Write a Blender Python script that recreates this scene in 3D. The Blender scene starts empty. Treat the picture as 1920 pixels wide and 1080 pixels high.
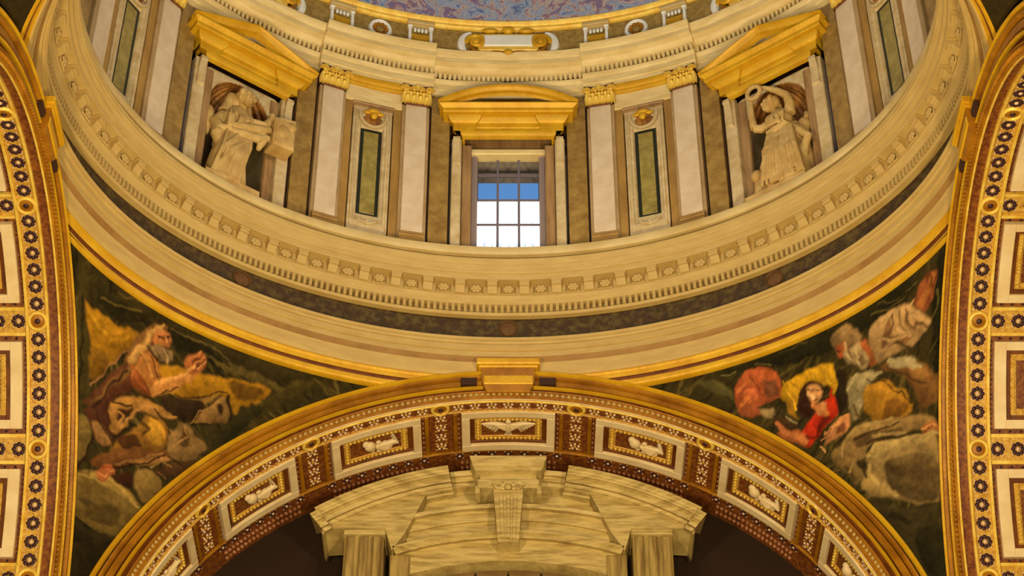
import bpy, bmesh, math, random
import numpy as np
from mathutils import Vector, Matrix
random.seed(7)
np.random.seed(7)
PI = math.pi
U = 8.0                      # metres per drum unit (half the long axis of the oval ring)
B = 0.817                    # short axis / long axis of the oval
ZSP = -0.812                 # springing height of the four arches
sc = bpy.context.scene
COL = sc.collection

# ------------------------------------------------------------------ camera
cam_d = bpy.data.cameras.new('camera')
cam = bpy.data.objects.new('camera', cam_d)
COL.objects.link(cam)
cam_d.sensor_width = 36.0
cam_d.lens = 36.0 * 3947.0 / 1920.0
cam_d.shift_x = 7.0 / 1920.0
cam_d.clip_end = 400
cam.location = (0, -3.063 * U, -3.157 * U)
cam.rotation_euler = (PI / 2 + 0.725, 0, 0)
sc.camera = cam

# ------------------------------------------------------------------ sky, lamps, exposure
sc.view_settings.view_transform = 'Standard'
sc.view_settings.look = 'None'
sc.view_settings.gamma = 1.0
sc.view_settings.exposure = -1.0
sc.view_settings.use_curve_mapping = False
try:
    sc.cycles.use_denoising = True
    sc.cycles.max_bounces = 6
    sc.cycles.diffuse_bounces = 2
    sc.cycles.sample_clamp_indirect = 6.0
except Exception:
    pass

world = bpy.data.worlds.new('sky')
sc.world = world
world.use_nodes = True
wn = world.node_tree.nodes
wl = world.node_tree.links
bg = wn['Background']
tc = wn.new('ShaderNodeTexCoord')
sp = wn.new('ShaderNodeSeparateXYZ')
rp = wn.new('ShaderNodeValToRGB')
wl.new(tc.outputs['Generated'], sp.inputs[0])
wl.new(sp.outputs['Z'], rp.inputs[0])
wl.new(rp.outputs[0], bg.inputs[0])
rp.color_ramp.elements[0].position = 0.0
rp.color_ramp.elements[0].color = (0.75, 0.85, 0.95, 1)
rp.color_ramp.elements[1].position = 1.0
rp.color_ramp.elements[1].color = (0.03, 0.13, 0.55, 1)
e = rp.color_ramp.elements.new(0.66)
e.color = (0.16, 0.42, 0.90, 1)
bg.inputs[1].default_value = 1.5


def area(name, loc, target, size, power, color, size_y=None):
    d = bpy.data.lights.new(name, 'AREA')
    d.energy = power
    d.color = color
    d.size = size
    if size_y:
        d.shape = 'RECTANGLE'
        d.size_y = size_y
    o = bpy.data.objects.new(name, d)
    COL.objects.link(o)
    o.location = loc
    o.rotation_euler = (Vector(target) - Vector(loc)).to_track_quat('-Z', 'Y').to_euler()
    return o


WARM = (1.0, 0.78, 0.46)
# floodlights of the crossing, standing below the picture, aimed up into the dome
area('floodlight_front', (0, -14, -20), (0, 4, 2), 3, 5200, WARM)
area('floodlight_left', (-6.2, -9, -12.5), (2.5, 5, 3), 1.2, 3200, WARM)
area('floodlight_right', (6.2, -9, -12.5), (-2.5, 5, 3), 1.2, 3200, WARM)
# added area lamps standing in for daylight from the drum's unseen side and rear windows
area('daylight_fill_left', (-7.4, 0.3, 4.9), (4.6, 5.0, 2.6), 1.4, 75, (1.0, 0.95, 0.88), 2.4)
area('daylight_fill_right', (7.4, 0.3, 4.9), (-4.6, 5.0, 2.6), 1.4, 75, (1.0, 0.95, 0.88), 2.4)
area('daylight_fill_rear', (0, -5.9, 4.9), (0, 5, 7.5), 1.4, 620, (1.0, 0.95, 0.86), 2.4)
for o_ in (bpy.data.objects['daylight_fill_left'], bpy.data.objects['daylight_fill_right']):
    o_.data.spread = math.radians(70)
# unseen lamps without housings, added on the ledge to brighten niches and pediments
LEDGE_FILLS = True

# ------------------------------------------------------------------ materials
LT = (1.0, 0.86, 0.74)


def lin(c):
    c = c / 255.0
    return c / 12.92 if c <= 0.04045 else ((c + 0.055) / 1.055) ** 2.4


def C(r, g, b, k=1.0):
    v = [lin(x) * k / t for x, t in zip((r, g, b), LT)]
    return (min(v[0], .9), min(v[1], .9), min(v[2], .9), 1.0)


def mk(name, c, rough=0.6, metal=0.0, c2=None, scale=3.0, detail=4.0, stretch=None, bump=0.0, bscale=20.0, lo=0.35, hi=0.65):
    m = bpy.data.materials.new(name)
    m.use_nodes = True
    n, l = m.node_tree.nodes, m.node_tree.links
    b = n['Principled BSDF']
    b.inputs['Base Color'].default_value = c
    b.inputs['Roughness'].default_value = rough
    b.inputs['Metallic'].default_value = metal
    b.inputs['Specular IOR Level'].default_value = .35
    t = n.new('ShaderNodeTexCoord')
    vec = t.outputs['Object']
    if stretch:
        mp = n.new('ShaderNodeMapping')
        mp.inputs['Scale'].default_value = stretch
        l.new(vec, mp.inputs[0])
        vec = mp.outputs[0]
    if c2:
        nz = n.new('ShaderNodeTexNoise')
        nz.inputs['Scale'].default_value = scale
        nz.inputs['Detail'].default_value = detail
        nz.inputs['Roughness'].default_value = 0.65
        l.new(vec, nz.inputs['Vector'])
        r = n.new('ShaderNodeValToRGB')
        r.color_ramp.elements[0].position = lo
        r.color_ramp.elements[0].color = c
        r.color_ramp.elements[1].position = hi
        r.color_ramp.elements[1].color = c2
        l.new(nz.outputs[0], r.inputs[0])
        l.new(r.outputs[0], b.inputs['Base Color'])
    if bump:
        nb = n.new('ShaderNodeTexNoise')
        nb.inputs['Scale'].default_value = bscale
        nb.inputs['Detail'].default_value = 3.0
        l.new(vec, nb.inputs['Vector'])
        bp = n.new('ShaderNodeBump')
        bp.inputs['Strength'].default_value = bump
        bp.inputs['Distance'].default_value = 0.05
        l.new(nb.outputs[0], bp.inputs['Height'])
        l.new(bp.outputs[0], b.inputs['Normal'])
    return m


M = {}
M['cream'] = mk('cream_travertine', C(196, 156, 86), .55, c2=C(184, 143, 76), scale=2.2, stretch=(1, 1, 4))
M['creamu'] = mk('lightened_travertine', C(240, 204, 138), .55, c2=C(218, 178, 108), scale=1.3, stretch=(1, 1, 5))  # cream travertine with its colour lightened to offset weak light higher up
M['cream2'] = mk('ochre_travertine', C(190, 150, 78), .55, c2=C(164, 120, 56), scale=1.2, stretch=(1, 1, 6))
M['pale'] = mk('pale_ledge_marble', C(212, 176, 112), .4, c2=C(192, 152, 86), scale=1.0)
M['white'] = mk('white_pilaster_marble', C(224, 192, 152), .45, c2=C(208, 172, 128), scale=2.2, detail=6)
M['bright'] = mk('white_stucco', C(246, 240, 228), .5, c2=C(232, 222, 200), scale=3)
M['ochre'] = mk('ochre_stone', C(176, 128, 58), .55, c2=C(146, 102, 44), scale=2.5, stretch=(1, 1, .4))
M['border'] = mk('grey_ochre_border', C(184, 146, 98), .5, c2=C(160, 122, 74), scale=2)
M['olive'] = mk('mottled_olive_marble', C(168, 128, 62), .35, c2=C(132, 94, 40), scale=4.5, detail=8)
M['oliveg'] = mk('grey_olive_inlay', C(168, 142, 70), .35, c2=C(130, 106, 46), scale=5, detail=8)
M['inlay'] = mk('black_green_inlay', C(40, 40, 24), .3)
M['frame'] = mk('veined_grey_marble', C(214, 182, 130), .45, c2=C(184, 146, 90), scale=3, detail=7)
M['jamb'] = mk('brown_jamb_marble', C(176, 132, 80), .45, c2=C(136, 94, 52), scale=2, detail=6, stretch=(3, 3, .4))
M['groove'] = mk('dark_joint', C(58, 30, 12), .8)
M['gold'] = mk('gilding', C(220, 162, 26), .42, .12, c2=C(200, 138, 16), scale=2.0, bump=.15)
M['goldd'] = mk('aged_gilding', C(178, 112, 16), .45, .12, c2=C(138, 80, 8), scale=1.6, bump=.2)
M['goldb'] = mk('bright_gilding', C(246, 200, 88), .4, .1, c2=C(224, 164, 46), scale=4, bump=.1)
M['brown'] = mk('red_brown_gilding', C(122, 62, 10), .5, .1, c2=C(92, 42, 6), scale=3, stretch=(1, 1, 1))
M['stucco'] = mk('ivory_stucco_frame', C(236, 200, 144), .5, c2=C(220, 180, 120), scale=2)
M['red'] = mk('dark_red_mosaic', C(100, 46, 18), .5, c2=C(140, 78, 24), scale=14, detail=4, lo=.42, hi=.6)
M['goldmos'] = mk('gold_mosaic', C(222, 168, 70), .45, .1, c2=C(178, 118, 34), scale=16, detail=3)
M['floret'] = mk('purple_floret_mosaic', C(70, 34, 30), .5, c2=C(46, 24, 34), scale=20)
M['flpink'] = mk('pink_floret_mosaic', C(222, 176, 130), .5)
M['stud'] = mk('rose_stud', C(186, 122, 80), .5, c2=C(150, 84, 44), scale=9)
M['cground'] = mk('brown_gold_coffer_ground', C(142, 88, 28), .5, c2=C(112, 62, 18), scale=8)
M['tympanum'] = mk('dark_red_tympanum', C(46, 18, 8), .9)
M['statue'] = mk('statue_travertine', C(210, 168, 98), .6, c2=C(178, 130, 64), scale=2.2, detail=6)
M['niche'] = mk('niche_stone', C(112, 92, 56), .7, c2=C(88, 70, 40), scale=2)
M['shell'] = mk('gilded_shell', C(176, 112, 40), .5, .2, c2=C(110, 62, 20), scale=5)
M['portal'] = mk('streaked_portal_travertine', C(202, 166, 94), .6, c2=C(150, 116, 54), scale=1.7, detail=10, stretch=(1, 1, 8), lo=.42, hi=.66)
M['portal2'] = mk('streaked_portal_shaft', C(176, 140, 70), .6, c2=C(110, 76, 30), scale=2.2, detail=8, stretch=(4, 4, .35), lo=.4, hi=.68)
M['plank'] = mk('brown_plank_panel', C(128, 92, 44), .6, c2=C(104, 72, 32), scale=2)
M['lunette'] = mk('shade_toned_lunette', C(40, 21, 5), .9)  # near-black brown puts the shade of the unlit chapel into the wall colour
M['freeze'] = mk('dark_frieze_mosaic', C(60, 38, 12), .6, c2=C(94, 72, 26), scale=7, detail=6, lo=.45, hi=.65)
M['medal'] = mk('red_frieze_medallion', C(86, 50, 18), .6, c2=C(110, 70, 26), scale=10)
M['attic'] = mk('attic_mosaic', C(170, 136, 70), .6, c2=C(134, 100, 42), scale=9, detail=6)
M['leadw'] = mk('window_frame_paint', C(150, 124, 112), .5)
M['bar'] = mk('glazing_bar_lead', C(112, 96, 98), .6)
M['cove'] = mk('brown_cove', C(164, 116, 54), .55, c2=C(140, 94, 38), scale=1.5)
M['reveal'] = mk('outer_reveal_plaster', C(150, 130, 112), .8)
M['floor'] = mk('church_floor_marble', C(150, 120, 80), .4, c2=C(120, 92, 60), scale=.5)
M['dim'] = mk('dim_church_wall', C(120, 90, 50), .8)


def emit(name, col, s, stripes=True):
    m = bpy.data.materials.new(name)
    m.use_nodes = True
    n, l = m.node_tree.nodes, m.node_tree.links
    b = n['Principled BSDF']
    b.inputs['Base Color'].default_value = (.7, .75, .8, 1)
    t = n.new('ShaderNodeTexCoord')
    w = n.new('ShaderNodeTexWave')
    w.inputs['Scale'].default_value = 1.9
    w.inputs['Distortion'].default_value = 1.2
    r = n.new('ShaderNodeValToRGB')
    r.color_ramp.elements[0].position = 0.0
    r.color_ramp.elements[0].color = (col[0] * .50, col[1] * .66, col[2] * .80, 1)
    r.color_ramp.elements[1].position = .45
    r.color_ramp.elements[1].color = (*col, 1)
    l.new(t.outputs['Object'], w.inputs['Vector'])
    l.new(w.outputs['Fac'], r.inputs[0])
    l.new(r.outputs[0], b.inputs['Emission Color'])
    b.inputs['Emission Strength'].default_value = s
    return m


M['frost'] = emit('daylit_frosted_glass', (.80, .86, .90), 1.75)
mg = bpy.data.materials.new('clear_glass')
mg.use_nodes = True
_n, _l = mg.node_tree.nodes, mg.node_tree.links
_t = _n.new('ShaderNodeBsdfTransparent')
_g = _n.new('ShaderNodeBsdfGlossy')
_g.inputs['Roughness'].default_value = .05
_m = _n.new('ShaderNodeMixShader')
_m.inputs[0].default_value = .06
_l.new(_t.outputs[0], _m.inputs[1])
_l.new(_g.outputs[0], _m.inputs[2])
_l.new(_m.outputs[0], _n['Material Output'].inputs[0])
M['glass'] = mg


def paintmat(name, attr=None):
    """mosaic picture: colour attribute broken up by tessera-like noise"""
    m = bpy.data.materials.new(name)
    m.use_nodes = True
    n, l = m.node_tree.nodes, m.node_tree.links
    b = n['Principled BSDF']
    b.inputs['Roughness'].default_value = .85
    b.inputs['Specular IOR Level'].default_value = .1
    a = n.new('ShaderNodeVertexColor')
    a.layer_name = 'paint'
    t = n.new('ShaderNodeTexCoord')
    nz = n.new('ShaderNodeTexNoise')
    nz.inputs['Scale'].default_value = 5.0
    nz.inputs['Detail'].default_value = 7.0
    nz.inputs['Roughness'].default_value = .7
    nz.inputs['Distortion'].default_value = .6
    l.new(t.outputs['Object'], nz.inputs['Vector'])
    r = n.new('ShaderNodeMapRange')
    r.inputs['From Min'].default_value = .3
    r.inputs['From Max'].default_value = .7
    r.inputs['To Min'].default_value = .50
    r.inputs['To Max'].default_value = 1.16
    l.new(nz.outputs[0], r.inputs['Value'])
    mx = n.new('ShaderNodeVectorMath')
    mx.operation = 'SCALE'
    l.new(a.outputs['Color'], mx.inputs[0])
    l.new(r.outputs[0], mx.inputs['Scale'])
    l.new(mx.outputs[0], b.inputs['Base Color'])
    return m


M['paint'] = paintmat('pendentive_mosaic')


def domemat():
    m = bpy.data.materials.new('dome_mosaic')
    m.use_nodes = True
    n, l = m.node_tree.nodes, m.node_tree.links
    b = n['Principled BSDF']
    b.inputs['Roughness'].default_value = .6
    t = n.new('ShaderNodeTexCoord')
    nz = n.new('ShaderNodeTexNoise')
    nz.inputs['Scale'].default_value = 2.4
    nz.inputs['Detail'].default_value = 9.0
    nz.inputs['Roughness'].default_value = .68
    nz.inputs['Distortion'].default_value = 1.2
    l.new(t.outputs['Object'], nz.inputs['Vector'])
    r = n.new('ShaderNodeValToRGB')
    cr = r.color_ramp
    stops = [(.30, (70, 76, 110)), (.40, (112, 124, 160)), (.45, (176, 180, 190)), (.49, (122, 128, 164)), (.53, (206, 180, 160)), (.57, (150, 104, 116)), (.62, (112, 104, 150)), (.68, (150, 160, 178)), (.74, (222, 206, 180))]
    cr.elements[0].position = stops[0][0]
    cr.elements[0].color = C(*stops[0][1])
    cr.elements[1].position = stops[-1][0]
    cr.elements[1].color = C(*stops[-1][1])
    for p, c in stops[1:-1]:
        q = cr.elements.new(p)
        q.color = C(*c)
    l.new(nz.outputs[0], r.inputs[0])
    l.new(r.outputs[0], b.inputs['Base Color'])
    return m


M['dome'] = domemat()

# ------------------------------------------------------------------ mesh helpers (drum units in, metres out)


class MB:
    def __init__(self):
        self.v, self.f = [], []

    def add(self, vs, fs):
        k = len(self.v)
        self.v += [tuple(p) for p in vs]
        self.f += [tuple(i + k for i in q) for q in fs]
        return self

    def grid(self, rows, cu=False, cv=False, cap=False):
        """rows: list of equal-length point lists; cu closes rows, cv closes within a row; cap fills both row ends"""
        nr, nc = len(rows), len(rows[0])
        k = len(self.v)
        for r in rows:
            self.v += [tuple(p) for p in r]
        for i in range(nr if cu else nr - 1):
            for j in range(nc if cv else nc - 1):
                a, b_ = i, (i + 1) % nr
                c, d = j, (j + 1) % nc
                self.f.append((k + a * nc + c, k + a * nc + d, k + b_ * nc + d, k + b_ * nc + c))
        if cap:
            self.f.append(tuple(k + j for j in range(nc))[::-1])
            self.f.append(tuple(k + (nr - 1) * nc + j for j in range(nc)))
        return self

    def box(self, x0, x1, y0, y1, z0, z1, c=0.0):
        """box, optionally chamfered by c on the edges facing -y"""
        if c <= 0:
            p = [(x0, y0, z0), (x1, y0, z0), (x1, y1, z0), (x0, y1, z0), (x0, y0, z1), (x1, y0, z1), (x1, y1, z1), (x0, y1, z1)]
            return self.add(p, [(0, 3, 2, 1), (4, 5, 6, 7), (0, 1, 5, 4), (1, 2, 6, 5), (2, 3, 7, 6), (3, 0, 4, 7)])
        q = lambda x0, x1, y, z0, z1: [(x0, y, z0), (x1, y, z0), (x1, y, z1), (x0, y, z1)]
        return self.grid([q(x0 + c, x1 - c, y0, z0 + c, z1 - c), q(x0, x1, y0 + c, z0, z1), q(x0, x1, y1, z0, z1)], cv=True, cap=True)

    def prism(self, poly, y0, y1, c=0.0):
        """extrude an x,z outline from y0 (front) to y1 (back)"""
        rows = [[(x, y0, z) for x, z in poly], [(x, y1, z) for x, z in poly]]
        return self.grid(rows, cv=True, cap=True)

    def tube(self, pts, rad, n=8, cap=True):
        pts = [Vector(p) for p in pts]
        rows = []
        for i, p in enumerate(pts):
            d = (pts[min(i + 1, len(pts) - 1)] - pts[max(i - 1, 0)]).normalized()
            a = d.orthogonal().normalized() if i == 0 else (a - d * a.dot(d)).normalized()
            b_ = d.cross(a)
            r = rad[i] if isinstance(rad, (list, tuple)) else rad
            rows.append([tuple(p + (a * math.cos(t) + b_ * math.sin(t)) * r) for t in [2 * PI * k / n for k in range(n)]])
        return self.grid(rows, cv=True, cap=cap)

    def ell(self, c, r, n=12, m=8, axes=None):
        rows = []
        for i in range(m + 1):
            a = PI * i / m
            row = []
            for j in range(n):
                t = 2 * PI * j / n
                p = Vector((r[0] * math.sin(a) * math.cos(t), r[1] * math.sin(a) * math.sin(t), r[2] * math.cos(a)))
                if axes is not None:
                    p = axes @ p
                row.append((c[0] + p[0], c[1] + p[1], c[2] + p[2]))
            rows.append(row)
        return self.grid(rows, cv=True)

    def ring(self, c, rx, rz, w, h, n=28, y=0.0):
        """oval frame in the x,z plane, half-round section of width w, standing h proud towards -y"""
        rows = []
        for k in range(n):
            t = 2 * PI * k / n
            rows.append([(c[0] + (rx + w * u) * math.cos(t), y - hh * h, c[1] + (rz + w * u) * math.sin(t)) for u, hh in ((-1, 0), (-.6, .75), (0, 1), (.6, .75), (1, 0))])
        return self.grid(rows, cu=True)

    def map(self, fn):
        self.v = [tuple(fn(*p)) for p in self.v]
        return self

    def mesh(self, name, mat, smooth=35):
        me = bpy.data.meshes.new(name)
        me.from_pydata([(x * U, y * U, z * U) for x, y, z in self.v], [], self.f)
        bm = bmesh.new()
        bm.from_mesh(me)
        bmesh.ops.recalc_face_normals(bm, faces=bm.faces)
        bm.to_mesh(me)
        bm.free()
        if smooth:
            me.polygons.foreach_set('use_smooth', [True] * len(me.polygons))
            me.set_sharp_from_angle(angle=math.radians(smooth))
        me.materials.append(M[mat] if isinstance(mat, str) else mat)
        return me

    def obj(self, name, mat, parent=None, smooth=35, kind=None, label=None):
        return link(name, self.mesh(name, mat, smooth), parent, kind, label)


def link(name, me, parent=None, kind=None, label=None, mat4=None):
    o = bpy.data.objects.new(name, me)
    COL.objects.link(o)
    if parent is not None:
        o.parent = parent
    if kind:
        o['kind'] = kind
    if label:
        o['label'] = label
    if mat4 is not None:
        o.matrix_basis = mat4
    return o


def struct(name):
    o = bpy.data.objects.new(name, None)
    COL.objects.link(o)
    o.empty_display_size = .2
    o['kind'] = 'structure'
    return o


def thing(name, label, cat, mat4=None, group=None):
    o = bpy.data.objects.new(name, None)
    COL.objects.link(o)
    o.empty_display_size = .2
    o['label'] = label
    o['category'] = cat
    if group:
        o['group'] = group
    if mat4 is not None:
        o.matrix_basis = mat4
    return o


def children(o):
    return [c for c in bpy.data.objects if c.parent == o]


def copy_tree(o, kids, mat4, label, group=None):
    """a copy of a thing with its parts and sub-parts; kids maps an object to its children"""
    def rec(src, par):
        c = src.copy()
        COL.objects.link(c)
        if par is not None:
            c.parent = par
        for k in kids.get(src, ()):
            rec(k, c)
        return c
    r = rec(o, None)
    r.matrix_basis = mat4
    r['label'] = label
    if group:
        r['group'] = group
    return r


def kidmap(root):
    m = {}
    allo = list(bpy.data.objects)
    stack = [root]
    while stack:
        o = stack.pop()
        m[o] = [c for c in allo if c.parent is o or c.parent == o]
        stack += m[o]
    return m


# ------------------------------------------------------------------ oval wall coordinates
_th = np.linspace(0, 2 * PI, 40001)
_ds = np.hypot(np.sin(_th), B * np.cos(_th))
_cum = np.concatenate([[0], np.cumsum((_ds[1:] + _ds[:-1]) / 2 * np.diff(_th))])
PER = _cum[-1]
_mid = np.interp(PI / 2, _th, _cum)
PITCH_S = PER / 8.0          # eight bays round the drum


def t_of(s):
    return float(np.interp((_mid - s) % PER, _cum, _th))


def W(s, n, z):
    """wall point: s along the oval from the middle of the far bay (to the right), n towards the room, z up"""
    t = t_of(s)
    nx, ny = -B * math.cos(t), -math.sin(t)
    q = math.hypot(nx, ny)
    return (math.cos(t) + n * nx / q, B * math.sin(t) + n * ny / q, z)


def frame_at(s, n=0.0, z=0.0):
    """matrix: local x along the wall (right), y outwards through the wall, z up; metres"""
    t = t_of(s)
    T = Vector((math.sin(t), -B * math.cos(t), 0)).normalized()
    Z = Vector((0, 0, 1))
    Y = Z.cross(T)
    p = W(s, n, z)
    m = Matrix((T, Y, Z)).transposed().to_4x4()
    m.translation = Vector(p) * U
    return m


def slab(mb, s0, s1, z0, z1, n0, n1, c=.0015, step=.02):
    """curved block on the drum wall, face at n1, chamfered along its long edges"""
    k = max(2, int((s1 - s0) / step) + 2)
    rows = []
    ss = [s0 + (s1 - s0) * i / (k - 1) for i in range(k)]
    prof = [(n0, z0), (n1 - c, z0), (n1, z0 + c), (n1, z1 - c), (n1 - c, z1), (n0, z1)]
    for i, s in enumerate(ss):
        rows.append([W(s, n, z) for n, z in prof])
    return mb.grid(rows, cv=True, cap=True)


def sweep(prof, t0=0.0, t1=2 * PI, nt=360, closed=True):
    """profile of (radius factor, z) carried round the oval"""
    mb = MB()
    rows = []
    for i in range(nt if closed else nt + 1):
        t = t0 + (t1 - t0) * i / nt
        rows.append([(r * math.cos(t), r * B * math.sin(t), z) for r, z in prof])
    mb.grid(rows, cu=closed)
    return mb


PAINT_LEFT=[
((58,52,22),[-960,-36,-315,190,-311,-493,-952,-663]),
((72,64,28),[-947,-48,-917,-36,-930,-94,-924,-182,-935,-248,-957,-269]),
((158,116,24),[-936,-90,-923,-93,-905,-91,-875,-95,-833,-83,-833,-95,-861,-127,-877,-147,-898,-169,-914,-173,-926,-150,-932,-123]),
((120,88,22),[-933,-158,-908,-141,-887,-156,-898,-173,-919,-196,-934,-200]),
((66,58,26),[-893,-61,-858,-57,-821,-59,-767,-49,-734,-60,-701,-61,-644,-61,-585,-71,-526,-66,-453,-42,-392,-36,-392,-17,-620,-24,-840,-28]),
((44,42,18),[-913,-65,-878,-57,-832,-64,-854,-85,-885,-88,-910,-83]),
((40,38,16),[-767,-52,-701,-53,-661,-61,-620,-67,-609,-77,-667,-81,-735,-77,-763,-79]),
((96,84,40),[-695,-68,-620,-63,-550,-71,-514,-82,-532,-88,-585,-80,-650,-80]),
((158,116,24),[-796,-125,-763,-108,-713,-99,-678,-100,-650,-89,-621,-90,-585,-80,-547,-87,-571,-111,-618,-135,-635,-157,-643,-119,-701,-141,-769,-162]),
((110,80,20),[-650,-93,-585,-89,-562,-93,-603,-122,-632,-125]),
((70,62,26),[-544,-93,-502,-61,-441,-44,-502,-94,-561,-131,-608,-167,-632,-193,-638,-165,-609,-138]),
((48,46,20),[-632,-154,-585,-117,-562,-126,-620,-180,-677,-226,-683,-212]),
((88,52,32),[-940,-259,-888,-186,-845,-141,-811,-78,-789,-57,-767,-52,-812,-98,-845,-180,-883,-214,-893,-256,-934,-271]),
((128,92,48),[-841,-99,-819,-70,-784,-52,-767,-56,-790,-67,-812,-94,-834,-136,-877,-185,-919,-234,-935,-248,-898,-191,-861,-140]),
((190,150,84),[-789,-56,-777,-56,-806,-80,-820,-106,-845,-137,-861,-146,-834,-107,-817,-78]),
((178,116,62),[-800,-71,-776,-59,-767,-64,-765,-72,-773,-83,-790,-89,-802,-86]),
((84,48,24),[-784,-70,-770,-66,-771,-70,-783,-74]),
((132,108,74),[-812,-92,-796,-87,-779,-86,-764,-83,-768,-100,-785,-115,-799,-108,-810,-105]),
((96,76,48),[-807,-100,-790,-102,-784,-113,-796,-109]),
((172,116,56),[-834,-125,-812,-102,-799,-110,-788,-126,-792,-150,-805,-175,-824,-180,-845,-176,-853,-157]),
((124,70,32),[-845,-145,-829,-147,-813,-167,-808,-177,-829,-182,-851,-174]),
((190,134,68),[-813,-163,-797,-149,-758,-128,-727,-102,-710,-102,-741,-135,-786,-166,-810,-177]),
((170,104,54),[-741,-94,-724,-79,-708,-67,-694,-73,-698,-91,-718,-109,-735,-109]),
((110,60,30),[-715,-80,-706,-75,-710,-94,-719,-102]),
((74,44,28),[-935,-261,-893,-219,-883,-223,-893,-265,-877,-277,-897,-306,-924,-299]),
((160,118,56),[-894,-229,-862,-197,-813,-185,-769,-192,-755,-201,-791,-207,-835,-214,-851,-235,-872,-268,-890,-271]),
((66,42,20),[-877,-226,-843,-208,-861,-242,-878,-252]),
((132,96,36),[-845,-249,-813,-213,-774,-208,-771,-241,-790,-269,-844,-284,-897,-317,-877,-282]),
((176,134,44),[-813,-227,-784,-215,-778,-241,-798,-261,-819,-250]),
((76,48,24),[-882,-280,-845,-254,-823,-275,-865,-297]),
((106,70,34),[-933,-342,-871,-294,-790,-265,-723,-240,-789,-285,-843,-314,-885,-342,-927,-351]),
((150,110,60),[-860,-315,-789,-280,-723,-240,-767,-277,-832,-313]),
((150,116,58),[-769,-159,-735,-151,-701,-143,-655,-120,-690,-147,-735,-153]),
((54,40,22),[-797,-172,-741,-154,-693,-143,-715,-188,-741,-201,-769,-196]),
((128,100,54),[-727,-200,-690,-152,-646,-117,-641,-166,-684,-181]),
((52,36,18),[-667,-140,-657,-139,-662,-162,-671,-155]),
((40,30,16),[-650,-115,-642,-114,-638,-165,-644,-166]),
((124,100,58),[-771,-229,-741,-199,-722,-210,-688,-224,-708,-255,-767,-277,-779,-259]),
((84,64,34),[-741,-206,-726,-213,-734,-243,-751,-244]),
((70,50,26),[-810,-316,-767,-280,-711,-256,-733,-289,-766,-316]),
((116,98,50),[-960,-274,-940,-269,-927,-281,-926,-314,-943,-347,-958,-360]),
((150,114,66),[-927,-272,-909,-268,-890,-283,-892,-299,-913,-308]),
((112,94,46),[-960,-386,-927,-356,-895,-362,-852,-365,-821,-394,-843,-436,-879,-473,-921,-471,-958,-459]),
((150,128,64),[-934,-368,-917,-357,-879,-360,-835,-381,-840,-391,-868,-382,-910,-380]),
((88,74,36),[-944,-431,-904,-407,-861,-415,-869,-452,-917,-461]),
((122,102,52),[-840,-327,-811,-309,-779,-331,-808,-373,-824,-379,-839,-358]),
((160,98,56),[-919,-357,-886,-330,-877,-348,-899,-372,-915,-371]),
((62,36,20),[-885,-351,-843,-328,-839,-358,-857,-371,-879,-364]),
((44,38,16),[-966,-468,-921,-474,-879,-478,-853,-451,-887,-510,-918,-582,-952,-663])]
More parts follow.
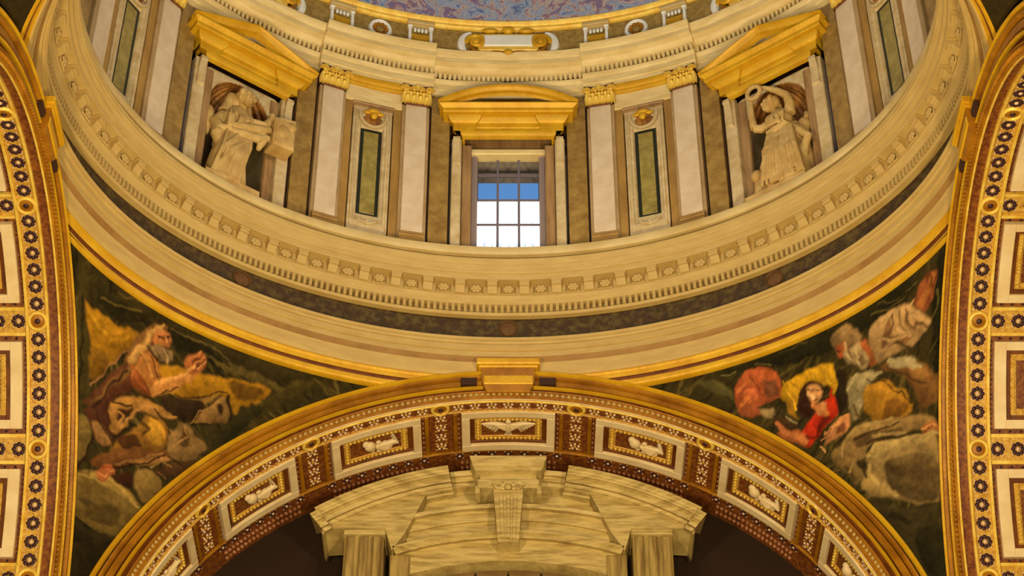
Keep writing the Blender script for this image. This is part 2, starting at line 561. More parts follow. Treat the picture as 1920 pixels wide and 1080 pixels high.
STROKES_LEFT=[
((45,38,14),2.8,[-909,-82,-862,-67,-816,-57]),
((45,38,14),2.8,[-886,-89,-848,-73,-812,-61]),
((104,90,42),1.5,[-904,-74,-862,-62,-827,-55]),
((104,90,42),1.5,[-871,-46,-831,-43,-790,-37]),
((104,92,46),1.5,[-764,-55,-724,-50,-684,-50,-645,-61]),
((110,96,50),1.4,[-698,-69,-662,-72,-645,-82]),
((38,32,12),1.9,[-751,-60,-711,-55,-645,-69]),
((38,32,12),1.9,[-690,-74,-657,-90]),
((92,84,44),1.5,[-948,-93,-954,-155,-948,-210]),
((40,36,16),2.2,[-940,-86,-941,-130,-953,-233]),
((80,72,36),1.5,[-933,-174,-933,-219]),
((196,150,36),3.7,[-929,-98,-911,-114,-894,-117]),
((180,134,30),2.5,[-887,-124,-864,-110,-849,-95]),
((205,160,85),2.2,[-780,-53,-804,-69,-818,-89,-834,-110,-850,-132]),
((96,58,40),4.0,[-860,-145,-896,-188,-938,-247]),
((150,110,70),1.5,[-852,-118,-888,-158,-929,-212]),
((56,34,22),2.2,[-860,-155,-889,-193,-926,-249]),
((50,25,15),1.4,[-791,-73,-783,-71]),
((50,25,15),1.4,[-773,-67,-769,-67]),
((210,155,98),1.4,[-777,-69,-774,-74]),
((110,40,25),0.9,[-781,-85,-775,-83]),
((190,130,75),2.5,[-796,-67,-780,-61]),
((60,45,25),2.2,[-818,-97,-805,-108,-795,-116]),
((165,140,90),1.5,[-808,-95,-795,-108]),
((165,140,90),1.5,[-781,-90,-776,-109]),
((160,136,88),1.2,[-771,-86,-768,-102]),
((72,38,18),1.9,[-808,-113,-800,-130,-795,-141]),
((208,154,82),2.8,[-829,-114,-816,-128,-806,-143]),
((160,88,42),2.8,[-850,-143,-840,-159,-819,-172]),
((100,54,28),1.5,[-855,-153,-845,-174,-824,-185]),
((212,158,88),2.5,[-798,-155,-766,-134,-739,-112,-717,-92]),
((70,42,20),1.2,[-803,-176,-766,-149,-750,-137]),
((200,140,85),1.2,[-725,-86,-706,-67]),
((200,140,85),1.2,[-717,-90,-698,-73]),
((200,140,85),1.2,[-712,-94,-697,-81]),
((90,50,28),0.8,[-721,-89,-702,-70]),
((90,50,28),0.8,[-714,-93,-698,-78]),
((190,130,75),0.9,[-728,-112,-728,-130]),
((40,28,14),1.2,[-761,-156,-712,-144,-648,-113]),
((172,130,68),2.5,[-888,-232,-865,-235,-878,-263]),
((172,130,68),2.5,[-870,-258,-845,-220,-819,-198]),
((168,126,66),2.5,[-819,-196,-793,-195,-776,-202,-755,-195]),
((48,32,16),1.9,[-886,-220,-850,-209]),
((48,32,16),2.2,[-866,-222,-860,-235]),
((48,32,16),1.9,[-803,-196,-782,-209,-768,-216]),
((48,32,16),2.2,[-885,-281,-865,-260,-845,-240]),
((200,150,46),4.6,[-806,-218,-787,-222,-784,-240]),
((86,58,26),3.4,[-829,-232,-813,-235,-824,-253]),
((140,104,58),2.5,[-879,-326,-838,-306,-807,-282,-786,-270]),
((44,28,14),1.9,[-886,-336,-848,-320,-817,-301,-781,-272]),
((44,28,14),2.5,[-923,-298,-937,-340,-953,-367]),
((64,42,24),3.1,[-921,-249,-908,-270,-890,-285]),
((160,138,72),2.2,[-948,-379,-923,-372,-898,-373,-877,-372,-853,-380,-832,-392]),
((80,66,32),6.8,[-941,-426,-910,-425,-875,-418]),
((150,60,25),1.5,[-904,-346,-889,-340]),
((196,136,84),1.5,[-911,-357,-898,-361,-883,-342]),
((170,130,74),0.9,[-728,-198,-706,-167,-651,-126]),
((156,120,68),1.9,[-766,-219,-757,-233]),
((156,120,68),1.9,[-739,-208,-730,-217,-752,-238]),
((140,110,60),1.9,[-806,-304,-786,-287,-764,-289]),
((40,30,14),1.9,[-775,-271,-743,-277]),
((40,30,14),1.9,[-728,-200,-684,-183]),
((150,100,60),1.2,[-793,-309,-776,-318]),
((34,28,12),4.0,[-948,-466,-923,-475])]
PAINT_RIGHT=[
((60,54,24),[-280,253,-1037,-60,-1045,-713,-279,-490]),
((44,42,20),[-705,-34,-738,-42,-814,-38,-894,-23,-907,-62,-815,-68,-739,-79,-590,-59,-470,-45]),
((84,80,42),[-434,-47,-476,-51,-519,-78,-531,-104,-495,-83,-458,-64]),
((40,38,18),[-942,-37,-961,-49,-973,-342,-955,-333,-943,-171,-935,-111]),
((150,88,46),[-789,-77,-819,-95,-839,-134,-817,-134,-784,-91]),
((144,118,74),[-734,-50,-760,-46,-788,-60,-799,-79,-783,-81,-761,-80,-746,-79]),
((156,92,50),[-745,-71,-764,-68,-779,-91,-767,-98,-753,-90]),
((160,140,98),[-762,-85,-794,-81,-811,-106,-820,-131,-795,-127,-769,-103]),
((120,100,64),[-784,-95,-801,-106,-812,-128,-792,-122]),
((172,142,92),[-814,-71,-847,-65,-883,-68,-917,-97,-938,-119,-924,-130,-904,-136,-886,-136,-855,-133,-833,-133,-821,-107]),
((124,92,56),[-850,-77,-863,-78,-859,-102,-841,-118,-837,-105]),
((124,92,56),[-884,-80,-894,-93,-915,-111,-901,-115,-887,-97]),
((130,96,58),[-870,-111,-906,-121,-896,-130,-865,-123]),
((140,80,44),[-907,-62,-919,-58,-938,-57,-943,-88,-922,-100,-903,-83]),
((96,48,28),[-920,-50,-928,-51,-933,-86,-925,-88]),
((118,84,42),[-833,-137,-881,-144,-925,-169,-956,-213,-951,-250,-923,-254,-912,-212,-871,-162]),
((150,110,56),[-887,-160,-923,-175,-939,-202,-908,-191]),
((146,136,96),[-771,-137,-806,-133,-841,-147,-812,-163,-804,-191,-787,-215,-772,-179]),
((160,150,110),[-849,-134,-902,-152,-928,-180,-902,-171,-865,-154]),
((160,118,36),[-806,-161,-850,-163,-888,-204,-909,-241,-871,-248,-825,-233,-803,-190]),
((120,84,28),[-860,-196,-897,-230,-871,-246,-839,-233]),
((140,116,68),[-757,-236,-795,-221,-849,-237,-908,-248,-956,-286,-913,-280,-849,-262,-812,-267,-810,-290,-782,-290,-761,-262]),
((96,76,44),[-784,-240,-839,-247,-892,-265,-838,-261,-794,-264]),
((116,96,54),[-736,-249,-761,-247,-789,-293,-810,-321,-788,-336,-765,-300,-743,-272]),
((70,56,32),[-760,-283,-782,-306,-787,-331,-765,-300]),
((158,104,58),[-920,-273,-956,-285,-956,-303,-923,-291]),
((140,120,72),[-810,-283,-827,-267,-886,-278,-957,-306,-956,-436,-900,-416,-856,-384,-824,-366,-795,-342,-809,-316]),
((98,82,48),[-840,-309,-901,-315,-952,-347,-954,-430,-900,-413,-854,-364]),
((168,148,92),[-813,-274,-870,-276,-943,-304,-922,-312,-859,-290,-822,-297]),
((150,128,74),[-799,-340,-815,-323,-836,-339,-872,-387,-845,-377]),
((60,54,28),[-807,-368,-897,-425,-956,-441,-956,-617,-906,-594,-842,-441]),
((44,42,20),[-894,-462,-956,-479,-956,-617,-917,-581]),
((190,148,28),[-630,-111,-648,-92,-683,-93,-717,-87,-746,-101,-751,-153,-723,-126,-689,-110,-667,-122,-661,-158,-637,-132]),
((150,112,26),[-637,-126,-657,-123,-663,-157,-671,-170,-648,-153]),
((62,36,20),[-665,-121,-689,-109,-718,-124,-724,-145,-706,-162,-689,-176,-665,-154]),
((196,146,94),[-682,-117,-709,-121,-722,-142,-710,-152,-693,-144]),
((110,66,36),[-695,-124,-706,-127,-705,-131,-696,-129]),
((168,44,18),[-723,-153,-750,-147,-753,-186,-729,-203,-706,-215,-688,-230,-664,-208,-689,-180]),
((200,140,90),[-703,-151,-731,-158,-723,-181,-706,-175]),
((110,30,14),[-706,-195,-728,-183,-740,-191,-705,-214]),
((158,92,50),[-618,-180,-648,-178,-689,-210,-683,-225,-648,-203]),
((184,128,80),[-727,-212,-756,-197,-781,-195,-775,-219,-740,-231,-722,-240]),
((120,74,42),[-751,-209,-768,-206,-765,-219,-748,-223]),
((44,34,20),[-751,-108,-768,-119,-773,-179,-756,-192,-748,-161]),
((168,88,48),[-529,-68,-560,-51,-603,-61,-632,-88,-636,-118,-609,-124,-578,-121,-550,-129,-531,-105]),
((190,104,60),[-547,-85,-574,-90,-581,-112,-554,-116]),
((122,74,46),[-590,-76,-621,-90,-630,-120,-596,-116]),
((140,76,44),[-537,-111,-572,-114,-590,-138,-566,-142,-539,-126]),
((146,126,84),[-577,-125,-609,-132,-623,-157,-596,-152]),
((70,52,30),[-607,-147,-660,-166,-671,-189,-631,-178])]
STROKES_RIGHT=[
((216,172,42),1.4,[-637,-95,-652,-128,-665,-154]),
((216,172,42),1.4,[-693,-90,-703,-111]),
((216,172,42),1.7,[-723,-96,-736,-134]),
((146,106,20),1.1,[-683,-92,-688,-106]),
((146,106,20),1.1,[-652,-97,-668,-120]),
((60,30,15),1.3,[-687,-123,-692,-125]),
((60,30,15),1.3,[-707,-131,-711,-133]),
((120,50,30),0.9,[-703,-145,-711,-146]),
((228,184,128),3.4,[-688,-128,-701,-140]),
((60,30,15),1.3,[-687,-123,-692,-125]),
((190,125,65),5.7,[-701,-151,-716,-168,-728,-180]),
((192,52,18),2.6,[-739,-142,-744,-173]),
((192,50,18),2.6,[-693,-184,-703,-207]),
((92,22,10),2.0,[-682,-209,-708,-213]),
((190,120,68),4.3,[-621,-166,-652,-192,-682,-216]),
((208,148,92),2.0,[-715,-222,-736,-211]),
((208,148,92),2.0,[-723,-213,-753,-206]),
((208,148,92),2.3,[-753,-197,-776,-197]),
((200,150,100),1.1,[-712,-236,-725,-247]),
((90,46,26),0.9,[-720,-217,-738,-209]),
((40,26,14),2.3,[-678,-135,-675,-151,-693,-169]),
((40,28,16),2.6,[-756,-165,-758,-186]),
((194,112,62),3.7,[-537,-86,-553,-71,-572,-81]),
((132,82,54),5.1,[-595,-81,-608,-103]),
((204,122,64),2.6,[-543,-110,-558,-101]),
((130,62,36),1.7,[-561,-67,-582,-96]),
((116,110,62),1.0,[-495,-66,-521,-95]),
((110,104,58),1.0,[-495,-52,-527,-52]),
((110,104,58),1.3,[-574,-46,-606,-58]),
((40,36,16),1.4,[-631,-52,-677,-52]),
((40,36,16),1.4,[-642,-68,-688,-63]),
((38,34,16),1.4,[-621,-58,-652,-60]),
((86,80,40),1.0,[-626,-44,-682,-46]),
((150,140,100),1.4,[-642,-158,-667,-177]),
((98,90,46),1.2,[-818,-55,-852,-61,-886,-59]),
((98,90,46),1.2,[-831,-47,-871,-55,-909,-52]),
((96,90,48),1.2,[-937,-116,-946,-104,-948,-82]),
((92,86,44),1.2,[-934,-162,-953,-150]),
((44,38,18),1.5,[-851,-49,-900,-57]),
((44,38,18),1.5,[-806,-61,-847,-64]),
((192,160,106),2.2,[-822,-75,-852,-68,-872,-69]),
((192,160,106),2.2,[-860,-81,-873,-102,-899,-121]),
((190,158,106),2.2,[-843,-99,-874,-115,-899,-121]),
((188,154,100),2.2,[-901,-77,-892,-86,-903,-105]),
((92,66,38),1.4,[-860,-74,-863,-88,-853,-96]),
((92,66,38),1.4,[-874,-74,-875,-92,-889,-109]),
((92,66,38),1.4,[-887,-78,-893,-97]),
((92,66,38),1.7,[-908,-104,-928,-124]),
((92,66,38),1.2,[-846,-97,-869,-108]),
((168,108,52),6.2,[-933,-63,-927,-78,-916,-86]),
((80,35,20),1.4,[-928,-57,-932,-74]),
((80,35,20),1.4,[-938,-65,-934,-79]),
((188,168,118),2.2,[-765,-73,-776,-99,-795,-121]),
((188,168,118),2.2,[-786,-91,-794,-110]),
((106,78,48),1.2,[-773,-86,-787,-115]),
((172,78,42),2.5,[-754,-75,-760,-93]),
((60,30,18),1.2,[-751,-78,-757,-82]),
((176,98,52),5.6,[-804,-87,-818,-108]),
((172,160,114),2.2,[-854,-139,-890,-150,-920,-176]),
((168,156,110),2.5,[-774,-151,-784,-137,-813,-140,-844,-151]),
((62,46,22),1.5,[-813,-149,-845,-166,-875,-198,-901,-227]),
((62,46,22),1.5,[-855,-147,-890,-178,-930,-210]),
((70,52,28),1.9,[-864,-116,-895,-138]),
((188,138,42),4.3,[-813,-162,-845,-174,-870,-203]),
((162,140,86),2.7,[-760,-267,-766,-240,-786,-230]),
((162,140,86),2.7,[-786,-225,-832,-232,-865,-239]),
((162,140,86),2.7,[-820,-255,-859,-261,-887,-273]),
((150,126,76),2.7,[-773,-304,-782,-285]),
((56,42,20),2.0,[-789,-244,-826,-245,-876,-251]),
((56,42,20),2.0,[-812,-262,-831,-262,-887,-278]),
((56,42,20),2.3,[-802,-303,-810,-327]),
((90,74,40),2.7,[-784,-185,-798,-212]),
((180,158,98),3.7,[-814,-286,-828,-271,-865,-281,-914,-290,-954,-305]),
((172,150,90),3.3,[-813,-302,-815,-324,-840,-355,-867,-383]),
((84,68,38),10.0,[-852,-323,-890,-352,-933,-371]),
((206,152,92),1.3,[-920,-280,-930,-281,-949,-290]),
((80,40,22),0.8,[-925,-285,-941,-288]),
((40,36,18),6.6,[-854,-417,-891,-449])]
# ------------------------------------------------------------------ church below and around (encloses the light)
fl = MB().box(-3.4, 3.4, -4.6, 2.4, -3.42, -3.36)
fl.obj('floor', 'floor', kind='structure')
for nm, bx in (('wall_west', (-3.4, -3.3, -4.6, 2.4, -3.36, .6)), ('wall_east', (3.3, 3.4, -4.6, 2.4, -3.36, .6)), ('wall_south', (-3.4, 3.4, -4.6, -4.5, -3.36, .6)), ('wall_north', (-3.4, 3.4, 2.3, 2.4, -3.36, .6))):
    MB().box(*bx).obj(nm, 'dim', kind='structure')

# ------------------------------------------------------------------ lower entablature of the oval (trim_1)
ent = struct('trim_1')
arch_prof = [(1.040, .000), (1.000, .000), (.9965, .004), (.994, .012), (.9925, .022), (.991, .031), (.989, .034)]
sweep(arch_prof).obj('roll_moulding', 'cream', ent)
sweep([(.989, .034), (.988, .040), (.984, .045), (.982, .048)]).obj('cove_moulding', 'cove', ent)
sweep([(.983, .048), (.982, .063), (.984, .0645), (.979, .0655), (.9755, .068), (.975, .0795), (.977, .081), (.972, .082), (.969, .085), (.970, .090), (.967, .0905), (.965, .096), (.967, .099), (1.012, .100)]).obj('architrave', 'cream', ent)
sweep([(1.004, .098), (1.004, .183)]).obj('frieze', 'freeze', ent)
sweep([(1.012, .181), (.9875, .181), (.9855, .184), (.985, .189), (1.004, .191), (1.004, .213), (.985, .215), (.981, .224), (.977, .231)]).obj('bed_moulding', 'cream', ent)
sweep([(.977, .231), (.9735, .234), (.9735, .268), (.947, .269)]).obj('modillion_band', 'cream', ent)
sweep([(.947, .269), (.9455, .272), (.9455, .284), (.9425, .285), (.9425, .288), (.940, .290), (.9395, .297), (.936, .303), (.9335, .305), (.9335, .308), (.930, .312), (.9295, .319), (.9285, .320), (.9285, .325), (.968, .326)]).obj('cornice', 'cream', ent)
sweep([(.968, .326), (.968, .345), (.940, .3465), (.9375, .350), (.937, .364), (.9385, .371), (.942, .372), (1.07, .372)]).obj('ledge', 'pale', ent)
# dentils: far too small to pick apart
mb = MB()
nd = 412
for i in range(nd):
    t = 2 * PI * i / nd
    w = .0036 / math.hypot(math.sin(t), B * math.cos(t))
    rows = []
    for tt in (t - w, t + w):
        rows.append([(r * math.cos(tt), r * B * math.sin(tt), z) for r, z in ((1.0045, .190), (.982, .191), (.982, .2135), (1.0045, .2135))])
    mb.grid(rows, cv=True, cap=True)
mb.obj('dentil_row', 'cream', ent, smooth=0, kind='stuff')


def ent_mat(t, r, z):
    """matrix on the oval at parameter t: x along (right), y outwards, z up"""
    T = Vector((math.sin(t), -B * math.cos(t), 0)).normalized()
    Z = Vector((0, 0, 1))
    m = Matrix((T, Z.cross(T), Z)).transposed().to_4x4()
    m.translation = Vector((r * math.cos(t), r * B * math.sin(t), z)) * U
    return m


# modillions and rosettes of the cornice soffit, in view on the far two thirds of the oval
mo = MB()
mo.grid([[(x, y, z) for y, z in ((0, -.031), (-.006, -.030), (-.011, -.022), (-.017, -.014), (-.022, -.011), (-.022, -.004), (0, -.004))] for x in (-.0115, .0115)], cv=True, cap=True)
mo.box(-.0145, .0145, -.0235, 0, -.004, .0, .0008)
mo.tube([(-.012, -.0195, -.0125), (.012, -.0195, -.0125)], .0034, 8)
mo_me = mo.mesh('modillion', 'cream')
ro = MB()
for k in range(6):
    a = 2 * PI * k / 6
    ro.ell((.0085 * math.cos(a), -.006, .0075 * math.sin(a) - .015), (.006, .0035, .0055), 8, 5)
ro.ell((0, -.008, -.015), (.0055, .004, .005), 8, 5)
ro.grid([[(sx * .0185, -.001, -.015 + sz * .0145), (sx * .0165, -.005, -.015 + sz * .0125), (sx * .015, -.001, -.015 + sz * .011)] for sx, sz in ((-1, -1), (1, -1), (1, 1), (-1, 1))], cu=True)
ro_me = ro.mesh('rosette', 'cream')
npair = 70
for i in range(npair):
    s = (i + .5) * PER / npair
    t = t_of(s)
    if math.sin(t) < -.42:
        continue
    link('modillion', mo_me, ent, mat4=ent_mat(t, .9735, .268))
    t = t_of(s + PER / npair / 2)
    link('rosette', ro_me, ent, mat4=ent_mat(t, .9735, .2665))
me_ = MB().ell((0, 0, 0), (.019, .002, .019), 16, 8).ring((0, 0), .022, .022, .002, .003).mesh('medallion', 'medal')
for s in (0.0, .66, -.66):
    link('medallion', me_, ent, mat4=ent_mat(t_of(s), 1.003, .152))

# gilded ring under the entablature (trim_2)
gr = struct('trim_2')
sweep([(1.000, .001), (1.006, -.001), (1.010, -.006), (1.0115, -.012), (1.0125, -.016)]).obj('upper_roll', 'gold', gr)
sweep([(1.0125, -.016), (1.016, -.017), (1.0165, -.020), (1.017, -.024)]).obj('cove', 'brown', gr)
sweep([(1.017, -.024), (1.0165, -.028), (1.018, -.034), (1.0215, -.038), (1.028, -.040), (1.04, -.040)]).obj('lower_roll', 'gold', gr)

# ------------------------------------------------------------------ drum wall
drum = struct('wall_drum')
PCS = [(k + .5) * PITCH_S for k in range(-4, 4)]
mb = MB()
for pc in PCS:
    slab(mb, pc - PITCH_S / 2 + .149, pc + PITCH_S / 2 - .149, .33, 1.06, -.11, -.024, 0)
for k in range(8):
    s = k * PITCH_S
    slab(mb, s - .152, s + .152, .86, 1.06, -.11, -.024, 0)
    slab(mb, s - .152, s + .152, .30, .365, -.11, -.02, 0)
    if k not in (0, 1, 7):           # bays out of the picture: plain wall pierced by a window
        slab(mb, s - .152, s - .08, .36, .87, -.11, -.02, 0)
        slab(mb, s + .08, s + .152, .36, .87, -.11, -.02, 0)
        slab(mb, s - .09, s + .09, .76, .87, -.11, -.02, 0)
mb.obj('masonry', 'groove', drum)
front = [pc for pc in PCS if abs(pc) < 1.3]
for pc in front:
    for sg in (-1, 1):
        a = pc + sg * (PITCH_S / 2 - .1780)
        mb = MB()
        slab(mb, a - .0245, a + .0245, .34, .962, -.03, -.012)
        mb.obj('olive_panel', 'olive', drum)
        a = pc + sg * .0655
        mb = MB()
        slab(mb, a - .0105, a + .0105, .34, .905, -.03, -.011)
        mb.obj('ochre_strip', 'ochre', drum)
    mb = MB()
    slab(mb, pc - .076, pc + .076, .888, .945, -.03, -.007, .002)
    mb.obj('plain_panel', 'creamu', drum)
    mb = MB()
    k = 12
    rows = []
    for i in range(k + 1):
        s = pc - .078 + .156 * i / k
        rows.append([W(s, n, z) for n, z in ((-.03, .944), (-.002, .944), (.001, .949), (.001, .953), (.006, .956), (.009, .963), (.009, .968), (-.03, .969))])
    mb.grid(rows, cv=True, cap=True)
    mb.obj('gilded_moulding', 'gold', drum)

# ------------------------------------------------------------------ upper entablature (trim_3): breaks forward over each pair of pilasters
up = struct('trim_3')
ss = []
for pc in PCS:
    a = .156
    ss += [(pc - PITCH_S / 2, 1), (pc - a - .05, 1), (pc - a - .0005, 1), (pc - a, 0)]
    ss += [(pc - a + 2 * a * i / 14, 0) for i in range(1, 14)]
    ss += [(pc + a, 0), (pc + a + .0005, 1), (pc + a + .05, 1)]


def usweep(prof, mat, name, parent, step=.017):
    mb = MB()
    rows = [[W(s, n - step * q, z) for n, z in prof] for s, q in ss]
    mb.grid(rows, cu=True)
    return mb.obj(name, mat, parent)


usweep([(-.02, .967), (.006, .967), (.006, .986), (.009, .987), (.009, 1.008), (.012, 1.012), (.015, 1.018), (.015, 1.022), (.008, 1.023)], 'creamu', 'architrave', up)
usweep([(.008, 1.023), (-.008, 1.028), (-.008, 1.051), (.014, 1.053), (.020, 1.058), (.024, 1.063)], 'creamu', 'bed_moulding', up)
usweep([(.024, 1.063), (.040, 1.066), (.0405, 1.082), (.043, 1.085)], 'creamu', 'corona', up)
usweep([(.043, 1.085), (.046, 1.090), (.050, 1.098), (.0505, 1.104), (-.01, 1.108)], 'creamu', 'cyma', up)
mb = MB()
s = -PER / 2
while s < PER / 2:
    near = min(PCS, key=lambda p: abs(p - s))
    n = .0135 if abs(s - near) < .152 else .0135 - .017
    rows = [[W(q, m_, z) for m_, z in ((n - .022, 1.029), (n, 1.030), (n, 1.0505), (n - .022, 1.0505))] for q in (s - .0036, s + .0036)]
    mb.grid(rows, cv=True, cap=True)
    s += .0130
mb.obj('dentil_row', 'creamu', up, smooth=0, kind='stuff')

# ------------------------------------------------------------------ attic band and dome (wall_attic, ceiling)
at = struct('wall_attic')


def nsweep(prof, mat, name, parent, nt=240):
    mb = MB()
    mb.grid([[W(PER * i / nt, n, z) for n, z in prof] for i in range(nt)], cu=True)
    return mb.obj(name, mat, parent)


nsweep([(.016, 1.10), (.016, 1.21)], 'attic', 'attic_band', at)
nsweep([(.016, 1.103), (.023, 1.104), (.023, 1.113), (.016, 1.116)], 'pale', 'attic_base', at)
nsweep([(.014, 1.204), (.022, 1.205), (.027, 1.210), (.028, 1.216), (.034, 1.220), (.037, 1.227), (.03, 1.232), (.015, 1.233)], 'goldb', 'attic_cornice', at)
mb = MB()
rows = []
for i in range(33):
    a = PI / 2 * i / 32 * .96
    r = .962 * math.cos(a)
    rows.append([(r * math.cos(2 * PI * j / 160), r * B * math.sin(2 * PI * j / 160), 1.226 + .92 * math.sin(a)) for j in range(160)])
mb.grid(rows, cv=True)
mb.obj('ceiling', 'dome', kind='structure')

# oval wreaths, pedestal blocks and cartouches of the attic
w_ = MB().ring((0, 0), .027, .030, .0062, .008)
oval_me = w_.mesh('oval_frame', 'bright')
lf = MB()
for k in range(10):
    a = 2 * PI * k / 10
    lf.ell((.0165 * math.cos(a), -.002, .0185 * math.sin(a)), (.006, .004, .006), 8, 5)
leaf_me = lf.mesh('oval_wreath', 'goldd')
disc_me = MB().ell((0, 0, 0), (.0115, .005, .013), 14, 8).mesh('oval_boss', 'attic')
SIDE = {-2: 'far left', -1: 'near left', 0: 'near right', 1: 'far right'}


def wall_side(s):
    return 'left' if s < 0 else 'right'


for pc in [p for p in front if abs(p) < .5]:
    t = thing('oval_medallion', 'white oval wreath with gilded foliage on the attic band, %s of the central cartouche' % wall_side(pc), 'medallion', frame_at(pc, .016, 1.160), 'oval wreaths of the attic band')
    link('oval_frame', oval_me, t)
    link('oval_wreath', leaf_me, t)
    link('oval_boss', disc_me, t)
post = MB().box(-.033, -.025, -.012, 0, -.040, .036, .001).box(.025, .033, -.012, 0, -.040, .036, .001)
post.box(-.035, -.023, -.014, 0, .026, .032, .001).box(.023, .035, -.014, 0, .026, .032, .001)
post.box(-.033, .033, -.010, 0, -.044, -.036, .001)
post_me = post.mesh('pedestal_frame', 'bright')
blk_me = MB().box(-.025, .025, -.006, 0, -.036, .004, .001).box(-.020, .020, -.010, 0, -.030, -.006, .003).mesh('pedestal_panel', 'gold')
gut = MB()
gut.ell((0, 0, 0), (.0045, .004, .009), 8, 6)
gut_me = gut.mesh('drop', 'bright')
cap_me = MB().box(-.037, .037, -.018, 0, .036, .050, .002).box(-.034, .034, -.014, 0, .030, .036, .001).mesh('pedestal_cap', 'pale')
for pc in [p for p in front if abs(p) < .5]:
    for sg in (-1, 1):
        s = pc + sg * .112
        where = 'next to' if abs(s) < .3 else 'farther from'
        t = thing('pedestal_block', 'white framed pedestal block with four drops, %s the central cartouche on its %s' % (where, wall_side(s)), 'pedestal', frame_at(s, .016, 1.158), 'white pedestal blocks of the attic')
        link('pedestal_frame', post_me, t)
        link('pedestal_panel', blk_me, t)
        link('pedestal_cap', cap_me, t)
        for q in (-.015, -.005, .005, .015):
            link('drop', gut_me, t, mat4=Matrix.Translation(Vector((q, -.009, .017)) * U))


def scroll(mb, cx, cz, r, sg, turns=1.4, w=.004, y=-.012, up=1):
    pts, rad = [], []
    for i in range(26):
        u = i / 25
        a = u * turns * 2 * PI
        rr = r * (1 - .75 * u)
        pts.append((cx + sg * rr * math.cos(a), y - .004 * u, cz + up * rr * math.sin(a)))
        rad.append(w * (1 - .4 * u))
    mb.tube(pts, rad, 6)


for k in (-1, 0, 1):
    lab = {-1: 'gilded scroll cartouche on the attic, partly cut off at top left', 0: 'gilded scroll cartouche tablet in the middle of the attic band', 1: 'gilded scroll cartouche on the attic, partly cut off at top right'}[k]
    t = thing('cartouche', lab, 'cartouche', frame_at(k * PITCH_S, .016, 1.150), 'scroll cartouches of the attic')
    for sg in (-1, 1):
        m_ = MB()
        pts = [(sg * (.098 + .030 * math.sin(a)), -.008, .045 * math.cos(a) - .004) for a in np.linspace(.1, PI - .1, 14)]
        m_.tube(pts, [.004 + .008 * math.sin(i / 13 * PI) for i in range(14)], 8)
        m_.obj('outer_scroll', 'bright', t)
    m_ = MB().box(-.084, .084, -.016, 0, -.036, .034, .004)
    m_.obj('tablet', 'goldb', t)
    m_ = MB().box(-.066, .066, -.020, -.012, -.020, .024, .003)
    m_.obj('tablet_face', 'bright', t)
    for sg in (-1, 1):
        m_ = MB()
        scroll(m_, sg * .088, -.002, .026, sg, 1.5, .007, -.016)
        m_.ell((sg * .088, -.018, -.002), (.011, .008, .011), 10, 6)
        m_.obj('volute', 'gold', t)
        m_ = MB()
        m_.tube([(sg * .104, -.012, -.012), (sg * .094, -.016, -.034), (sg * .074, -.014, -.046), (sg * .050, -.014, -.044), (sg * .03, -.014, -.040), (0, -.016, -.050)], [.005, .006, .006, .005, .004, .005], 8)
        m_.obj('lower_swag', 'goldd', t)
    m_ = MB().ell((0, -.014, .046), (.018, .010, .012), 10, 6).ell((-.05, -.014, .044), (.022, .008, .008), 10, 6).ell((.05, -.014, .044), (.022, .008, .008), 10, 6)
    m_.obj('crest', 'gold', t)
    MB().ell((0, -.016, -.044), (.014, .008, .010), 10, 6).obj('lower_boss', 'gold', t)

# ------------------------------------------------------------------ pilasters with gilded capitals
leafrows = []
for i in range(7):
    u = i / 6
    y = -.003 - .014 * u ** 3
    z = u * .95 - (.25 * (max(0, u - .75) / .25) ** 2)
    hw = .5 * (.70 + .30 * math.sin(PI * min(1, u * 1.1))) * (1 - .45 * max(0, u - .65) / .35)
    leafrows.append([(-hw, y + .004, z), (-hw * .55, y - .001, z), (0, y - .003, z + .02), (hw * .55, y - .001, z), (hw, y + .004, z)])


def leaf_mesh(w, h):
    m_ = MB()
    m_.grid([[(x * w, y, z * h) for x, y, z in r] for r in leafrows])
    bk = [[(x * w, y + .003, z * h) for x, y, z in r] for r in leafrows]
    m_.grid([r[::-1] for r in bk])
    return m_.mesh('acanthus_leaf', 'goldb', smooth=60)


leafA, leafB = leaf_mesh(.0180, .028), leaf_mesh(.0165, .047)
vol = MB()
scroll(vol, 0, 0, .0105, 1, 1.5, .0042, -.006)
vol.ell((0, -.010, 0), (.004, .004, .004), 8, 5)
vol_me = vol.mesh('volute', 'goldb')


